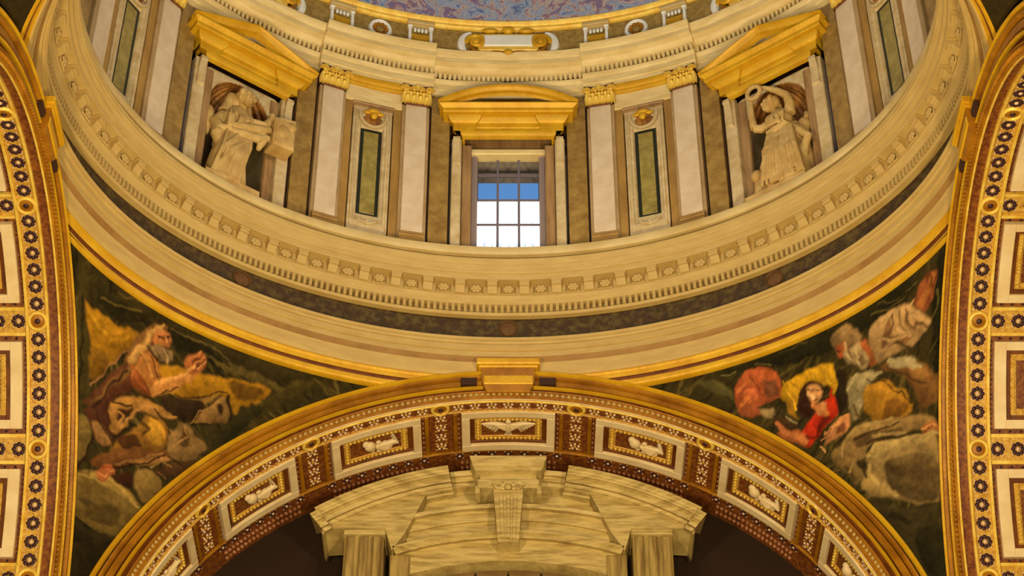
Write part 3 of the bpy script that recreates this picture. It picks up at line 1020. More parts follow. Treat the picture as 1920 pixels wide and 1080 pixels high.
def make_pilaster():
    t = thing('pilaster', 'x', 'pilaster', None, 'white marble pilasters of the drum')
    MB().box(-.0365, .0365, .003, .028, .34, .906, .0015).obj('pilaster_border', 'border', t)
    MB().box(-.0280, .0280, -.003, .02, .446, .902, .0012).obj('shaft', 'white', t)
    b_ = MB().box(-.033, .033, -.008, .02, .34, .425, .002)
    b_.grid([[(x, y, z) for y, z in ((.02, .425), (-.008, .425), (-.010, .430), (-.008, .435), (-.005, .437), (-.006, .441), (-.003, .446), (.02, .446))] for x in (-.0325, .0325)], cv=True, cap=True)
    b_.obj('base', 'ochre', t)
    cp = MB()
    rows = []
    for z, hw, y in ((.899, .0285, -.004), (.903, .0300, -.007), (.906, .0285, -.004), (.93, .0285, -.004), (.950, .031, -.008), (.956, .033, -.010)):
        rows.append([(-hw, .02, z), (-hw, y, z), (hw, y, z), (hw, .02, z)])
    cp.grid(rows)
    cp.grid([[(x, y, z) for x, y in ((-.038, .02), (-.040, -.016), (-.012, -.011), (.012, -.011), (.040, -.016), (.038, .02))] for z in (.957, .968)], cv=True, cap=True)
    c_ = cp.obj('capital', 'brown', t)
    for x in (-.0255, -.0085, .0085, .0255):
        link('acanthus_leaf', leafA, c_, mat4=Matrix.Translation(Vector((x, -.003, .905)) * U))
    for x in (-.033, -.017, 0, .017, .033):
        link('acanthus_leaf', leafB, c_, mat4=Matrix.Translation(Vector((x, -.002, .907)) * U))
    for x in (-.032, .032, -.0105, .0105):
        k = 1 if abs(x) > .02 else .75
        mm = Matrix.Translation(Vector((x, -.012, .9475)) * U) @ Matrix.Diagonal((k * (1 if x > 0 else -1), 1, k, 1))
        link('volute', vol_me, c_, mat4=mm)
    m_ = MB()
    for x in (-.021, 0.0, .021):
        m_.ell((x, -.010, .9545), (.0075, .006, .0055), 8, 5)
    for x in (-.0255, -.0085, .0085, .0255):
        m_.ell((x, -.011, .942), (.0055, .005, .006), 8, 5)
    m_.obj('leaf_sprig', 'goldb', c_, kind='stuff')
    f_ = MB()
    for q in range(5):
        a = q * 2 * PI / 5
        f_.ell((.004 * math.cos(a), -.015, .962 + .004 * math.sin(a)), (.004, .003, .004), 6, 4)
    f_.obj('flower', 'goldb', c_)
    return t


p0 = make_pilaster()
pk = kidmap(p0)
n_ = 0
plist = sorted([pc + sg * .1125 for pc in front for sg in (-1, 1)], key=abs)
order = {0: 'beside the central window', 1: 'beside the statue bay, on the window side', 2: 'beyond the statue bay', 3: 'outermost, partly hidden by the cornice'}
for s in plist:
    idx = sum(1 for q in plist if q * s > 0 and abs(q) < abs(s) - 1e-4)
    lab = 'white marble pilaster with gilded capital, %s half, %s' % (wall_side(s), order[idx])
    if n_ == 0:
        p0.matrix_basis = frame_at(s)
        p0['label'] = lab
    else:
        copy_tree(p0, pk, frame_at(s), lab)
    n_ += 1

# ------------------------------------------------------------------ recessed marble panels between the pilasters


def make_panel():
    t = thing('recessed_panel', 'x', 'wall panel', None, 'recessed marble panels with shells')
    fr = MB()
    fw, z0, z1 = .0525, .420, .882
    ix, iz0, iz1 = .0285, .492, .800
    outer = [(-fw, z0), (fw, z0), (fw, z1), (-fw, z1)]
    inner = [(-ix, iz0), (ix, iz0), (ix, iz1), (-ix, iz1)]
    lerp = lambda u: [(a[0] + (b_[0] - a[0]) * u, a[1] + (b_[1] - a[1]) * u) for a, b_ in zip(outer, inner)]
    lev = [(0, .012), (0, .004), (.06, .002), (.25, .002), (.32, -.001), (.55, -.001), (.62, .002), (.85, .003), (.95, .006), (1.0, .012)]
    rows = [[(x, y, z) for x, z in lerp(u)] for u, y in lev]
    fr.grid(rows, cv=True)
    fr.obj('frame', 'frame', t)
    MB().box(-.030, .030, .0115, .02, .488, .80, 0).obj('dark_border', 'inlay', t)
    MB().box(-.0195, .0195, .0105, .02, .499, .79, .0006).obj('inlay', 'oliveg', t)
    # shell and its rim
    sh = MB()
    rows = []
    for i in range(25):
        a = PI + PI * i / 24
        rr = 1 + .05 * math.cos(i * PI)
        rows.append([(0, -.004, .842)] + [(.033 * u * rr * math.cos(a), -.004 + .010 * u ** 2 - (.003 if i % 2 else 0) * u, .846 + .042 * u * rr * math.sin(a)) for u in (.35, .7, 1)])
    sh.grid(rows)
    sh.obj('shell', 'shell', t)
    MB().tube([(.036 * math.cos(a), -.004, .844 + .047 * math.sin(a)) for a in np.linspace(PI - .1, 2 * PI + .1, 22)], .0048, 8).obj('shell_rim', 'frame', t)
    hd = MB().ell((0, -.010, .832), (.010, .008, .012), 10, 7).ell((-.016, -.006, .846), (.012, .005, .007), 8, 6).ell((.016, -.006, .846), (.012, .005, .007), 8, 6).ell((0, -.008, .852), (.016, .006, .008), 8, 6)
    hd.obj('gilded_ornament', 'gold', t)
    cr = MB().box(-.0565, .0565, -.004, .012, .878, .886, .002).box(-.054, .054, 0, .012, .866, .878, .002)
    cr.obj('crown_moulding', 'jamb', t)
    sw = MB().tube([(-.030, 0, .474), (-.016, -.002, .458), (0, -.003, .452), (.016, -.002, .458), (.030, 0, .474)], [.002, .004, .005, .004, .002], 8)
    sw.ell((0, -.002, .462), (.006, .004, .005), 8, 5)
    sw.obj('swag', 'frame', t)
    return t


r0 = make_panel()
rk = kidmap(r0)
n_ = 0
for pc in sorted(front, key=abs):
    lab = 'grey marble panel with olive inlay under a shell, %s' % (('just %s of the central window' if abs(pc) < .5 else 'at the far %s of the drum') % wall_side(pc))
    if n_ == 0:
        r0.matrix_basis = frame_at(pc, -.006)
        r0['label'] = lab
    else:
        copy_tree(r0, rk, frame_at(pc, -.006), lab)
    n_ += 1

# ------------------------------------------------------------------ window and niche surrounds


def around(mb, prof, hw, yb=.03, xc=0.0):
    """moulding profile (n, z) returned round three sides of a block of half width hw"""
    rows = [[(xc - hw - n, yb, z), (xc - hw - n, -n, z), (xc + hw + n, -n, z), (xc + hw + n, yb, z)] for n, z in prof]
    return mb.grid(rows)


def arc_z(x, w, z0, za):
    h = za - z0
    R = (w * w + h * h) / (2 * h)
    return za - R + math.sqrt(max(R * R - x * x, 0))


def make_surround(label, kind, group):
    t = thing('window_surround' if kind == 'arc' else 'niche_surround', label, 'pediment', None, group)
    jx0, jx1 = (.122, .1475) if kind == 'arc' else (.110, .1435)
    for sg in (-1, 1):
        x0, x1 = sorted((sg * jx0, sg * jx1))
        MB().box(x0, x1, -.004, .03, .34, .80, .0025).obj('jamb', 'frame', t)
        x0, x1 = sorted((sg * (jx0 - .026), sg * (jx0 - .001)))
        MB().box(x0, x1, .008, .06, .34, .79, .003).obj('inner_jamb', 'jamb', t)
        c_ = MB()
        xm = sg * (jx0 + jx1) / 2
        c_.grid([[(xm + q * .009, y, z) for y, z in ((0, .70), (-.006, .702), (-.009, .712), (-.008, .74), (-.011, .765), (-.017, .782), (-.018, .795), (0, .80))] for q in (-1, 1)], cv=True, cap=True)
        c_.tube([(xm - .0095, -.013, .786), (xm + .0095, -.013, .786)], .007, 10)
        c_.tube([(xm - .0095, -.006, .708), (xm + .0095, -.006, .708)], .005, 10)
        c_.obj('console', 'frame', t)
    m_ = MB()
    around(m_, [(.006, .795), (.012, .797), (.013, .803), (.016, .806), (.018, .814), (.018, .819), (.009, .820)], .108)
    m_.obj('architrave', 'gold', t)
    m_ = MB()
    around(m_, [(.009, .820), (.009, .834), (.012, .836), (.012, .851), (.009, .852)], .122)
    m_.obj('frieze', 'gold', t)
    m_ = MB()
    around(m_, [(.010, .850), (.014, .852), (.019, .858), (.021, .866), (.02, .868)], .128)
    m_.obj('bed_moulding', 'gold', t)
    for sg in (-1, 1):
        m_ = MB()
        around(m_, [(-.02, .818), (.0, .818), (.0, .846), (.006, .849), (.012, .857), (.014, .866), (.012, .868)], .030, xc=sg * .1145, yb=.0)
        m_.map(lambda x, y, z: (x, y - .016, z))
        m_.obj('corner_block', 'gold', t)
    m_ = MB()
    around(m_, [(.010, .8675), (.038, .868), (.040, .870), (.040, .881), (.044, .884), (.050, .889), (.0505, .892), (.010, .893)], .132)
    m_.obj('cornice', 'gold', t)
    # raking or segmental cornice: lower edge, upper edge, projecting upper lip
    rows = []
    zt = lambda x: (arc_z(x, .186, .900, .959) if kind == 'arc' else .900 + .064 * (1 - abs(x) / .186))
    zb = lambda x: zt(x) - (.021 if kind == 'arc' else .031)
    xs = sorted(set([.1845 * (i / 20 * 2 - 1) for i in range(21)] + [0.0]))
    for x in xs:
        a, b_ = max(zb(x), .8925), max(zt(x), .896)
        d = b_ - a
        rows.append([(x, -.013, max(b_ - .002, a)), (x, -.028, a), (x, -.031, a + d * .35), (x, -.040, a + d * .45), (x, -.046, a + d * .80), (x, -.052, a + d * .9), (x, -.052, b_), (x, -.013, b_ + .002)])
    m_ = MB()
    m_.grid(rows, cv=True, cap=True)
    m_.obj('arched_cornice' if kind == 'arc' else 'raking_cornice', 'gold', t)
    m_ = MB()
    m_.prism([(x, zt(x) + .004) for x in xs] + [(xs[-1], .886), (xs[0], .886)], .018, .022)
    m_.obj('tympanum', 'tympanum', t)
    return t


win_s = make_surround('gilded segmental pediment and marble jambs framing the central window', 'arc', 'gilded pediments of the drum')
win_s.matrix_basis = frame_at(0)
nl = make_surround('gilded triangular pediment over the niche of the leaning statue', 'tri', 'gilded pediments of the drum')
nlk = kidmap(nl)
nl.matrix_basis = frame_at(-PITCH_S)
nr = copy_tree(nl, nlk, frame_at(PITCH_S), 'gilded triangular pediment over the niche of the statue holding up a wreath')

# central window
wd = struct('window_1')
wd.matrix_basis = frame_at(0)
gy = .057
m_ = MB()
for sg in (-1, 1):
    x0, x1 = sorted((sg * .096, sg * .0805))
    m_.box(x0, x1, .040, .075, .34, .80, .002)
m_.obj('window_frame', 'leadw', wd)
MB().box(-.100, .100, .030, .060, .7785, .798, .003).obj('lintel', 'creamu', wd)
MB().box(-.122, .122, .045, .075, .797, .87, .002).obj('lintel_cove', 'jamb', wd)
MB().box(-.24, -.0805, .070, .175, .34, .85).box(.0805, .24, .070, .175, .34, .85).box(-.24, .24, .070, .175, .812, .87).obj('outer_reveal', 'reveal', wd)
zb_ = [.34, .480 - .02, .546, .633, .724, .80]
zb_ = [.372, .459, .546, .633, .724, .812]
xb = [-.0805, -.0275, .0275, .0805]
for i in (1, 2):
    MB().box(xb[i] - .0030, xb[i] + .0030, gy - .004, gy + .004, .36, .812, .0006).obj('mullion', 'bar', wd)
for z in zb_[1:-1]:
    MB().box(-.0805, .0805, gy - .003, gy + .003, z - (.005 if z > .7 else .0032), z + (.005 if z > .7 else .0032), .0006).obj('glazing_bar', 'bar', wd)
for i in range(3):
    for j in range(5):
        o = MB().box(xb[i], xb[i + 1], gy - .0006, gy + .0006, zb_[j], zb_[j + 1]).obj('pane', 'frost' if j < 3 else 'glass', wd, smooth=0)

# statue niches
for k in (-1, 1):
    nw = struct('wall_niche_%s' % ('left' if k < 0 else 'right'))
    nw.matrix_basis = frame_at(k * PITCH_S)
    hw, zs, dp, yf = .085, .704, .088, .012
    m_ = MB()
    inn = [(-hw, .34)] + [(-hw, zs)] + [(-hw * math.cos(a), zs + hw * math.sin(a)) for a in np.linspace(0, PI, 25)[1:-1]] + [(hw, zs), (hw, .34)]
    out = []
    for x, z in inn:
        if z <= zs:
            out.append((math.copysign(.112, x), z))
        else:
            q = max(abs(x) / .112, (z - zs) / (.80 - zs))
            a = math.atan2(z - zs, x)
            kx = min(.112 / max(abs(math.cos(a)), 1e-6), (.80 - zs) / max(math.sin(a), 1e-6))
            out.append((kx * math.cos(a), zs + kx * math.sin(a)))
    m_.grid([[(x, yf, z) for x, z in out], [(x, yf, z) for x, z in inn], [(x * .985, yf + .004, z) for x, z in inn]])
    m_.obj('spandrel', 'frame', nw)
    m_ = MB()
    m_.grid([[(-hw * math.cos(a), yf + dp * math.sin(a), z) for a in np.linspace(0, PI, 25)] for z in (.34, zs)])
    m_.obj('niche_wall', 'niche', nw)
    m_ = MB()
    rows = []
    for i in range(12):
        b_ = PI / 2 * i / 11
        row = []
        for j in range(49):
            a = PI * j / 48
            fl_ = 1 - .06 * (j % 4 in (1, 2)) * math.sin(PI * min(1, i / 9))
            row.append((-hw * math.cos(a) * math.cos(b_) * fl_, yf + dp * math.sin(a) * math.cos(b_) * fl_, zs + hw * math.sin(b_) * fl_))
        rows.append(row)
    m_.grid(rows)
    m_.obj('shell_hood', 'shell', nw)
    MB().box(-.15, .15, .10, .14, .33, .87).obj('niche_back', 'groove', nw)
# ------------------------------------------------------------------ pendentives with mosaic pictures
AX, AY, AZ = .961, .798, .83


def vnoise(shape, cell, seed):
    """smooth value noise on a grid, -1..1"""
    r = np.random.RandomState(seed)
    n0, n1 = int(shape[0] / cell) + 3, int(shape[1] / cell) + 3
    g = r.uniform(-1, 1, (n0, n1))
    x = np.arange(shape[0]) / cell
    y = np.arange(shape[1]) / cell
    xi, yi = x.astype(int), y.astype(int)
    fx, fy = x - xi, y - yi
    fx, fy = (fx * fx * (3 - 2 * fx))[:, None], (fy * fy * (3 - 2 * fy))[None]
    q = lambda i, j: g[np.ix_(xi + i, yi + j)]
    return (q(0, 0) * (1 - fx) + q(1, 0) * fx) * (1 - fy) + (q(0, 1) * (1 - fx) + q(1, 1) * fx) * fy


def blur(m, k):
    for ax in (0, 1):
        c = np.cumsum(np.pad(m, [(k + 1, k) if i == ax else (0, 0) for i in (0, 1)], mode='edge'), axis=ax)
        n = m.shape[ax]
        m = (np.take(c, range(2 * k + 1, n + 2 * k + 1), ax) - np.take(c, range(0, n), ax)) / (2 * k + 1)
    return m


def inside(px, pz, xs, zs):
    ins = np.zeros(xs.shape, bool)
    for i in range(len(px)):
        x0, z0, x1, z1 = px[i - 1], pz[i - 1], px[i], pz[i]
        if z0 != z1:
            ins ^= ((z0 > zs) != (z1 > zs)) & (xs < (x1 - x0) * (zs - z0) / (z1 - z0) + x0)
    return ins


def PC(c):
    v = np.array([lin(c[0]), lin(c[1]), lin(c[2])])
    return v * (v.max() / .2) ** .10 * np.array([1.06, .95, .84])


def paint_grid(gx, gz, polys, strokes):
    """the mosaic picture, as colours over its surface: flat shapes modelled with soft folds, then brush strokes (surface thousandths)"""
    sh = gx.shape
    xs1, zs1 = gx[:, 0], gz[0, :]
    out = np.empty(sh + (3,))
    out[:] = PC(polys[0][0])
    wx = gx + .0035 * vnoise(sh, 9, 1) + .0015 * vnoise(sh, 4, 2)
    wz = gz + .0035 * vnoise(sh, 9, 3) + .0015 * vnoise(sh, 4, 4)
    # feathery background brushwork
    rnd = random.Random(5)
    if strokes:
        for i in range(420):
            x0, z0 = rnd.uniform(-.96, -.30), rnd.uniform(-.72, -.04)
            an = rnd.gauss(-.55, .35) if x0 > -.86 else rnd.gauss(-1.5, .2)
            ln, r = rnd.uniform(.03, .09), rnd.uniform(.0014, .0036)
            c = PC(rnd.choice([(104, 92, 46), (92, 82, 38), (40, 35, 15), (36, 32, 14), (84, 70, 30), (82, 72, 36)]))
            sel = np.where((np.abs(xs1 - x0) < ln + .02))[0]
            sez = np.where((np.abs(zs1 - z0) < ln + .02))[0]
            if not len(sel) or not len(sez):
                continue
            ix = np.ix_(sel, sez)
            X_, Z_ = wx[ix] - x0, wz[ix] - z0
            u = X_ * math.cos(an) + Z_ * math.sin(an)
            v = -X_ * math.sin(an) + Z_ * math.cos(an) - 3.0 * u * u * rnd.choice((-1, 1))
            al = np.clip((r * (1 - (u / ln) ** 2) * 1.6 - np.abs(v)) / r, 0, 1)[..., None] * .8
            out[ix] = out[ix] * (1 - al) + c * al
    for c, q in polys[1:]:
        px, pz = np.array(q[0::2]) / 1000., np.array(q[1::2]) / 1000.
        nx, nz = np.roll(px, -1), np.roll(pz, -1)
        px = np.stack([.82 * px + .18 * nx, .18 * px + .82 * nx], 1).ravel()
        pz = np.stack([.82 * pz + .18 * nz, .18 * pz + .82 * nz], 1).ravel()
        m = inside(px, pz, wx, wz).astype(float)
        al = blur(m, 1)[..., None]
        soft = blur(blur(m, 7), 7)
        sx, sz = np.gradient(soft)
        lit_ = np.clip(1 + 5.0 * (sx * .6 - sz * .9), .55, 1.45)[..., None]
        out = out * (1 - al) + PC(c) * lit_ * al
    for c, r, q in strokes:
        px, pz = np.array(q[0::2]) / 1000., np.array(q[1::2]) / 1000.
        d = np.full(sh, 9.)
        for i in range(len(px) - 1):
            ex, ez = px[i + 1] - px[i], pz[i + 1] - pz[i]
            t = np.clip(((wx - px[i]) * ex + (wz - pz[i]) * ez) / (ex * ex + ez * ez + 1e-12), 0, 1)
            d = np.minimum(d, np.hypot(wx - px[i] - t * ex, wz - pz[i] - t * ez))
        al = (np.clip((r / 1000. * 1.35 - d) / (r / 1000. * .8), 0, 1) * .85)[..., None]
        out = out * (1 - al) + PC(c) * al
    mot = 1 + .16 * vnoise(sh, 3, 5) + .14 * vnoise(sh, 8, 6) + .12 * vnoise(sh, 24, 7)
    out = np.clip(out * mot[..., None], .001, .9)
    return np.concatenate([out, np.ones(sh + (1,))], -1)


def pendentive(name, sx, sy, polys, strokes, step):
    xs = np.arange(-.9585, -.20, step)
    zs = np.arange(-.80, -.030, step)
    gx, gz = np.meshgrid(xs, zs, indexing='ij')
    y2 = 2 - (gx / AX) ** 2 - ((gz - ZSP) / AZ) ** 2
    gy = AY * np.sqrt(np.clip(y2, 0, None))
    okv = (gy < AY + .014) & (gy > .05) & (y2 > 0)
    idx = -np.ones(gx.shape, int)
    idx[okv] = np.arange(okv.sum())
    V = np.stack([gx[okv] * sx * -1, gy[okv] * sy, gz[okv]], 1)
    a, b_, c, d = idx[:-1, :-1], idx[1:, :-1], idx[1:, 1:], idx[:-1, 1:]
    g = (a >= 0) & (b_ >= 0) & (c >= 0) & (d >= 0)
    F = np.stack([a[g], b_[g], c[g], d[g]], 1)
    if sx * sy > 0:
        F = F[:, ::-1]
    me = bpy.data.meshes.new(name)
    me.from_pydata((V * U).tolist(), [], F.tolist())
    me.polygons.foreach_set('use_smooth', [True] * len(me.polygons))
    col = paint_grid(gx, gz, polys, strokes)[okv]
    at_ = me.color_attributes.new('paint', 'FLOAT_COLOR', 'POINT')
    at_.data.foreach_set('color', col.astype(np.float32).ravel())
    me.materials.append(M['paint'])
    return link(name, me, None, 'structure')


REAR = [((62, 54, 24), [0, 0, 1, 0, 1, 1])]
pendentive('wall_pendentive_left', -1, 1, PAINT_LEFT, STROKES_LEFT, .0019)
pendentive('wall_pendentive_right', 1, 1, PAINT_RIGHT, STROKES_RIGHT, .0019)
pendentive('wall_pendentive_rear_left', -1, -1, REAR, [], .010)
pendentive('wall_pendentive_rear_right', 1, -1, REAR, [], .010)

# ------------------------------------------------------------------ arches: archivolts and coffered soffits
ARCH = {'far': (.859, .741, .960, .816, .811), 'left': (.680, .741, .802, .818, .966), 'right': (.680, .741, .802, .818, .966)}


def amap(w):
    a, h_, ao, ho, pl = ARCH[w]

    def f(phi, d, h=0.0, u=1.0):
        """phi degrees along the arch, d depth from the oval's axis, h towards the room; u 0 outer .. 1 inner ellipse"""
        p = math.radians(phi)
        ea = ao + (a - ao) * u - h
        eh = ho + (h_ - ho) * u - h
        q = ea * math.cos(p)
        z = ZSP + eh * math.sin(p)
        return (q, d, z) if w == 'far' else ((-d, q, z) if w == 'left' else (d, q, z))
    return f


def amat(f, phi, d, h=0.0):
    p = Vector(f(phi, d, h))
    tz = (Vector(f(phi + .2, d, h)) - Vector(f(phi - .2, d, h))).normalized()
    td = (Vector(f(phi, d + .01, h)) - p).normalized()
    nrm = tz.cross(td).normalized()
    inn = Vector(f(phi, d, h + .01)) - p
    if nrm.dot(inn) < 0:
        nrm = -nrm
    y = -nrm
    x = y.cross(tz)
    m = Matrix((x, y, tz)).transposed().to_4x4()
    m.translation = p * U
    return m


def aslab(mb, f, p0, p1, d0, d1, h0, h1, c=.0012, step=2.0):
    k = max(2, int(abs(p1 - p0) / step) + 2)
    rows = []
    for i in range(k):
        p = p0 + (p1 - p0) * i / (k - 1)
        rows.append([f(p, d, h) for d, h in ((d0, h0), (d0, h1 - c), (d0 + c, h1), (d1 - c, h1), (d1, h1 - c), (d1, h0))])
    return mb.grid(rows, cv=True, cap=True)


def two_mat(name, parts):
    """one mesh from several (MB, material) pieces"""
    me = bpy.data.meshes.new(name)
    V, F, MI = [], [], []
    for i, (mb, mt) in enumerate(parts):
        k = len(V)
        V += [(x * U, y * U, z * U) for x, y, z in mb.v]
        F += [tuple(q + k for q in f_) for f_ in mb.f]
        MI += [i] * len(mb.f)
        me.materials.append(M[mt])
    me.from_pydata(V, [], F)
    me.polygons.foreach_set('material_index', MI)
    bm = bmesh.new()
    bm.from_mesh(me)
    bmesh.ops.recalc_face_normals(bm, faces=bm.faces)
    bm.to_mesh(me)
    bm.free()
    me.polygons.foreach_set('use_smooth', [True] * len(me.polygons))
    return me


def floret_mesh(r, petals=6):
    a_, b_ = MB(), MB()
    for k in range(petals):
        t = 2 * PI * k / petals
        a_.ell((r * .62 * math.cos(t), -.0010, r * .62 * math.sin(t)), (r * .30, .0020, r * .30), 6, 4)
    b_.ell((0, -.0012, 0), (r * .28, .0030, r * .28), 6, 4)
    for k in range(4):
        t = 2 * PI * (k + .5) / 4
        b_.ell((r * .98 * math.cos(t), -.0006, r * .98 * math.sin(t)), (r * .15, .0016, r * .15), 5, 4)
    return two_mat('floret', [(a_, 'floret'), (b_, 'flpink')])


fl_big, fl_small = floret_mesh(.0172, 8), floret_mesh(.0120, 5)
ff = MB()
for k in range(5):
    ff.ell((.0095 * math.cos(k * 1.2566), -.0012, .0095 * math.sin(k * 1.2566)), (.0048, .003, .0036), 6, 4)
fc = MB().ell((0, -.0015, 0), (.0042, .003, .0042), 6, 4)
for k in range(4):
    fc.ell((.0165 * math.cos(k * 1.5708 + .785), -.0008, .0165 * math.sin(k * 1.5708 + .785)), (.0030, .002, .0030), 5, 4)
fl_far = two_mat('floret', [(ff, 'flpink'), (fc, 'goldmos')])
rd_me = two_mat('roundel', [(MB().ring((0, 0), .0185, .0185, .0045, .006, 24), 'goldb'), (MB().ell((0, -.001, 0), (.015, .002, .015), 14, 6), 'goldd'), (MB().ell((0, -.003, 0), (.0065, .003, .0065), 10, 5), 'floret')])
# coffer ornaments in relief
dv = MB()
dv.ell((0, -.008, 0), (.024, .007, .009), 12, 8)
dv.ell((.026, -.010, 0), (.008, .006, .007), 10, 6)
dv.grid([[(-.022, -.006, -.006), (-.045, -.004, -.016), (-.045, -.003, .016), (-.022, -.006, .006)], [(-.022, -.001, -.006), (-.045, -.001, -.016), (-.045, -.001, .016), (-.022, -.001, .006)]], cv=True, cap=True)
for sg in (-1, 1):
    for k in range(6):
        u = k / 5
        dv.tube([(.012 - .004 * k, -.008, sg * .006), (.018 - .010 * u, -.009, sg * (.034 - .012 * u)), (.012 - .030 * u, -.005, sg * (.066 - .034 * u))], [.004, .006, .0025], 6)
dove_me = dv.mesh('dove_relief', 'stucco')
cb = MB()
cb.ell((.004, -.012, .014), (.015, .011, .014), 12, 8)
cb.ell((.012, -.010, .022), (.010, .008, .010), 10, 6)
for k in range(9):
    a = -.9 + k * .28
    cb.tube([(-.004, -.008, .004), (-.010 + .012 * math.sin(a * 2), -.011, -.022 - .004 * k), (-.004 + .03 * math.sin(a), -.005, -.040 - .002 * (k % 3))], [.006, .0055, .002], 6)
for k in range(6):
    a = k * 1.05
    cb.ell((-.010 + .014 * math.cos(a), -.007, -.008 + .018 * math.sin(a)), (.008, .006, .007), 8, 5)
cherub_me = cb.mesh('cherub_relief', 'stucco')


def coffer(par, f, pc, hw, d0, d1, fw, orn, closed=True):
    """one coffer: cream frame with stepped gilded moulding, bead row and relief, set in the soffit"""
    fp = math.degrees(fw / math.hypot(.7, .3)) * .78
    m_ = MB()
    aslab(m_, f, pc - hw, pc + hw, d0, d0 + fw, -.004, .008)
    aslab(m_, f, pc - hw, pc + hw, d1 - fw, d1, -.004, .008)
    aslab(m_, f, pc - hw, pc - hw + fp, d0 + fw, d1 - fw, -.004, .008)
    aslab(m_, f, pc + hw - fp, pc + hw, d0 + fw, d1 - fw, -.004, .008)
    cf = m_.obj('coffer', 'stucco', par)
    # stepped inner mouldings
    for nm, mt, e0, e1, h in (('outer_moulding', 'brown', 0, .010, .001), ('inner_moulding', 'goldmos', .010, .024, -.002)):
        m_ = MB()
        q0, q1 = math.degrees(e0 / .72), math.degrees(e1 / .72)
        A, Bq, D, E = pc - hw + fp, pc + hw - fp, d0 + fw, d1 - fw
        aslab(m_, f, A + q0, Bq - q0, D + e0, D + e1, -.012, h)
        aslab(m_, f, A + q0, Bq - q0, E - e1, E - e0, -.012, h)
        aslab(m_, f, A + q0, A + q1, D + e1, E - e1, -.012, h)
        aslab(m_, f, Bq - q1, Bq - q0, D + e1, E - e1, -.012, h)
        m_.obj(nm, mt, cf)
    m_ = MB()
    A, Bq, D, E = pc - hw + fp + 1.35, pc + hw - fp - 1.35, d0 + fw + .017, d1 - fw - .017
    nb = 14
    pts = [(A + (Bq - A) * i / nb, D) for i in range(nb + 1)] + [(A + (Bq - A) * i / nb, E) for i in range(nb + 1)]
    pts += [(A, D + (E - D) * i / 6) for i in range(1, 6)] + [(Bq, D + (E - D) * i / 6) for i in range(1, 6)]
    for p, d in pts:
        m_.ell(f(p, d, .0), (.0036, .0036, .0036), 6, 4)
    m_.obj('bead_row', 'goldb', cf, kind='stuff')
    m_ = MB()
    A, Bq, D, E = pc - hw + fp + 1.9, pc + hw - fp - 1.9, d0 + fw + .024, d1 - fw - .024
    aslab(m_, f, A, Bq, D, E, -.016, -.008)
    m_.obj('ground', 'cground' if orn else 'goldmos', cf)
    if orn:
        link(orn.name, orn, cf, mat4=amat(f, pc, (d0 + d1) / 2 - .004, -.008))
    else:
        m_ = MB()
        for k in range(5):
            a = 2 * PI * k / 5
            m_.ell((.014 * math.cos(a), -.004, .014 * math.sin(a)), (.009, .005, .009), 8, 5)
        m_.ell((0, -.006, 0), (.007, .005, .007), 8, 5)
        link('rosette', m_.mesh('rosette', 'stucco'), cf, mat4=amat(f, pc, (d0 + d1) / 2, -.008))


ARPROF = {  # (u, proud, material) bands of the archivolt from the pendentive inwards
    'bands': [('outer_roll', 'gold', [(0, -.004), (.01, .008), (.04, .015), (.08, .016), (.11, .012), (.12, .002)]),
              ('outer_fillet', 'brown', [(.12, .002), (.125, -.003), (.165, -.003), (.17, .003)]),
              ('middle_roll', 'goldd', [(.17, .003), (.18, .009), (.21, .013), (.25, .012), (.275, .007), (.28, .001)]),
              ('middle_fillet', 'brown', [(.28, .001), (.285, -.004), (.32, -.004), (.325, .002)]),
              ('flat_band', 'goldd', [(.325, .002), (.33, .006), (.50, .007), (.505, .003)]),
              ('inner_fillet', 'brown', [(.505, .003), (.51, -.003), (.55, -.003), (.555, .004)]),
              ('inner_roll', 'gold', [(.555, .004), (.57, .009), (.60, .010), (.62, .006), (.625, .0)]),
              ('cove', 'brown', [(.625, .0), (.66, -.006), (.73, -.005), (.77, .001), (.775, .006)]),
              ('lip', 'goldd', [(.775, .006), (.79, .009), (.81, .008), (.82, .002)])]}
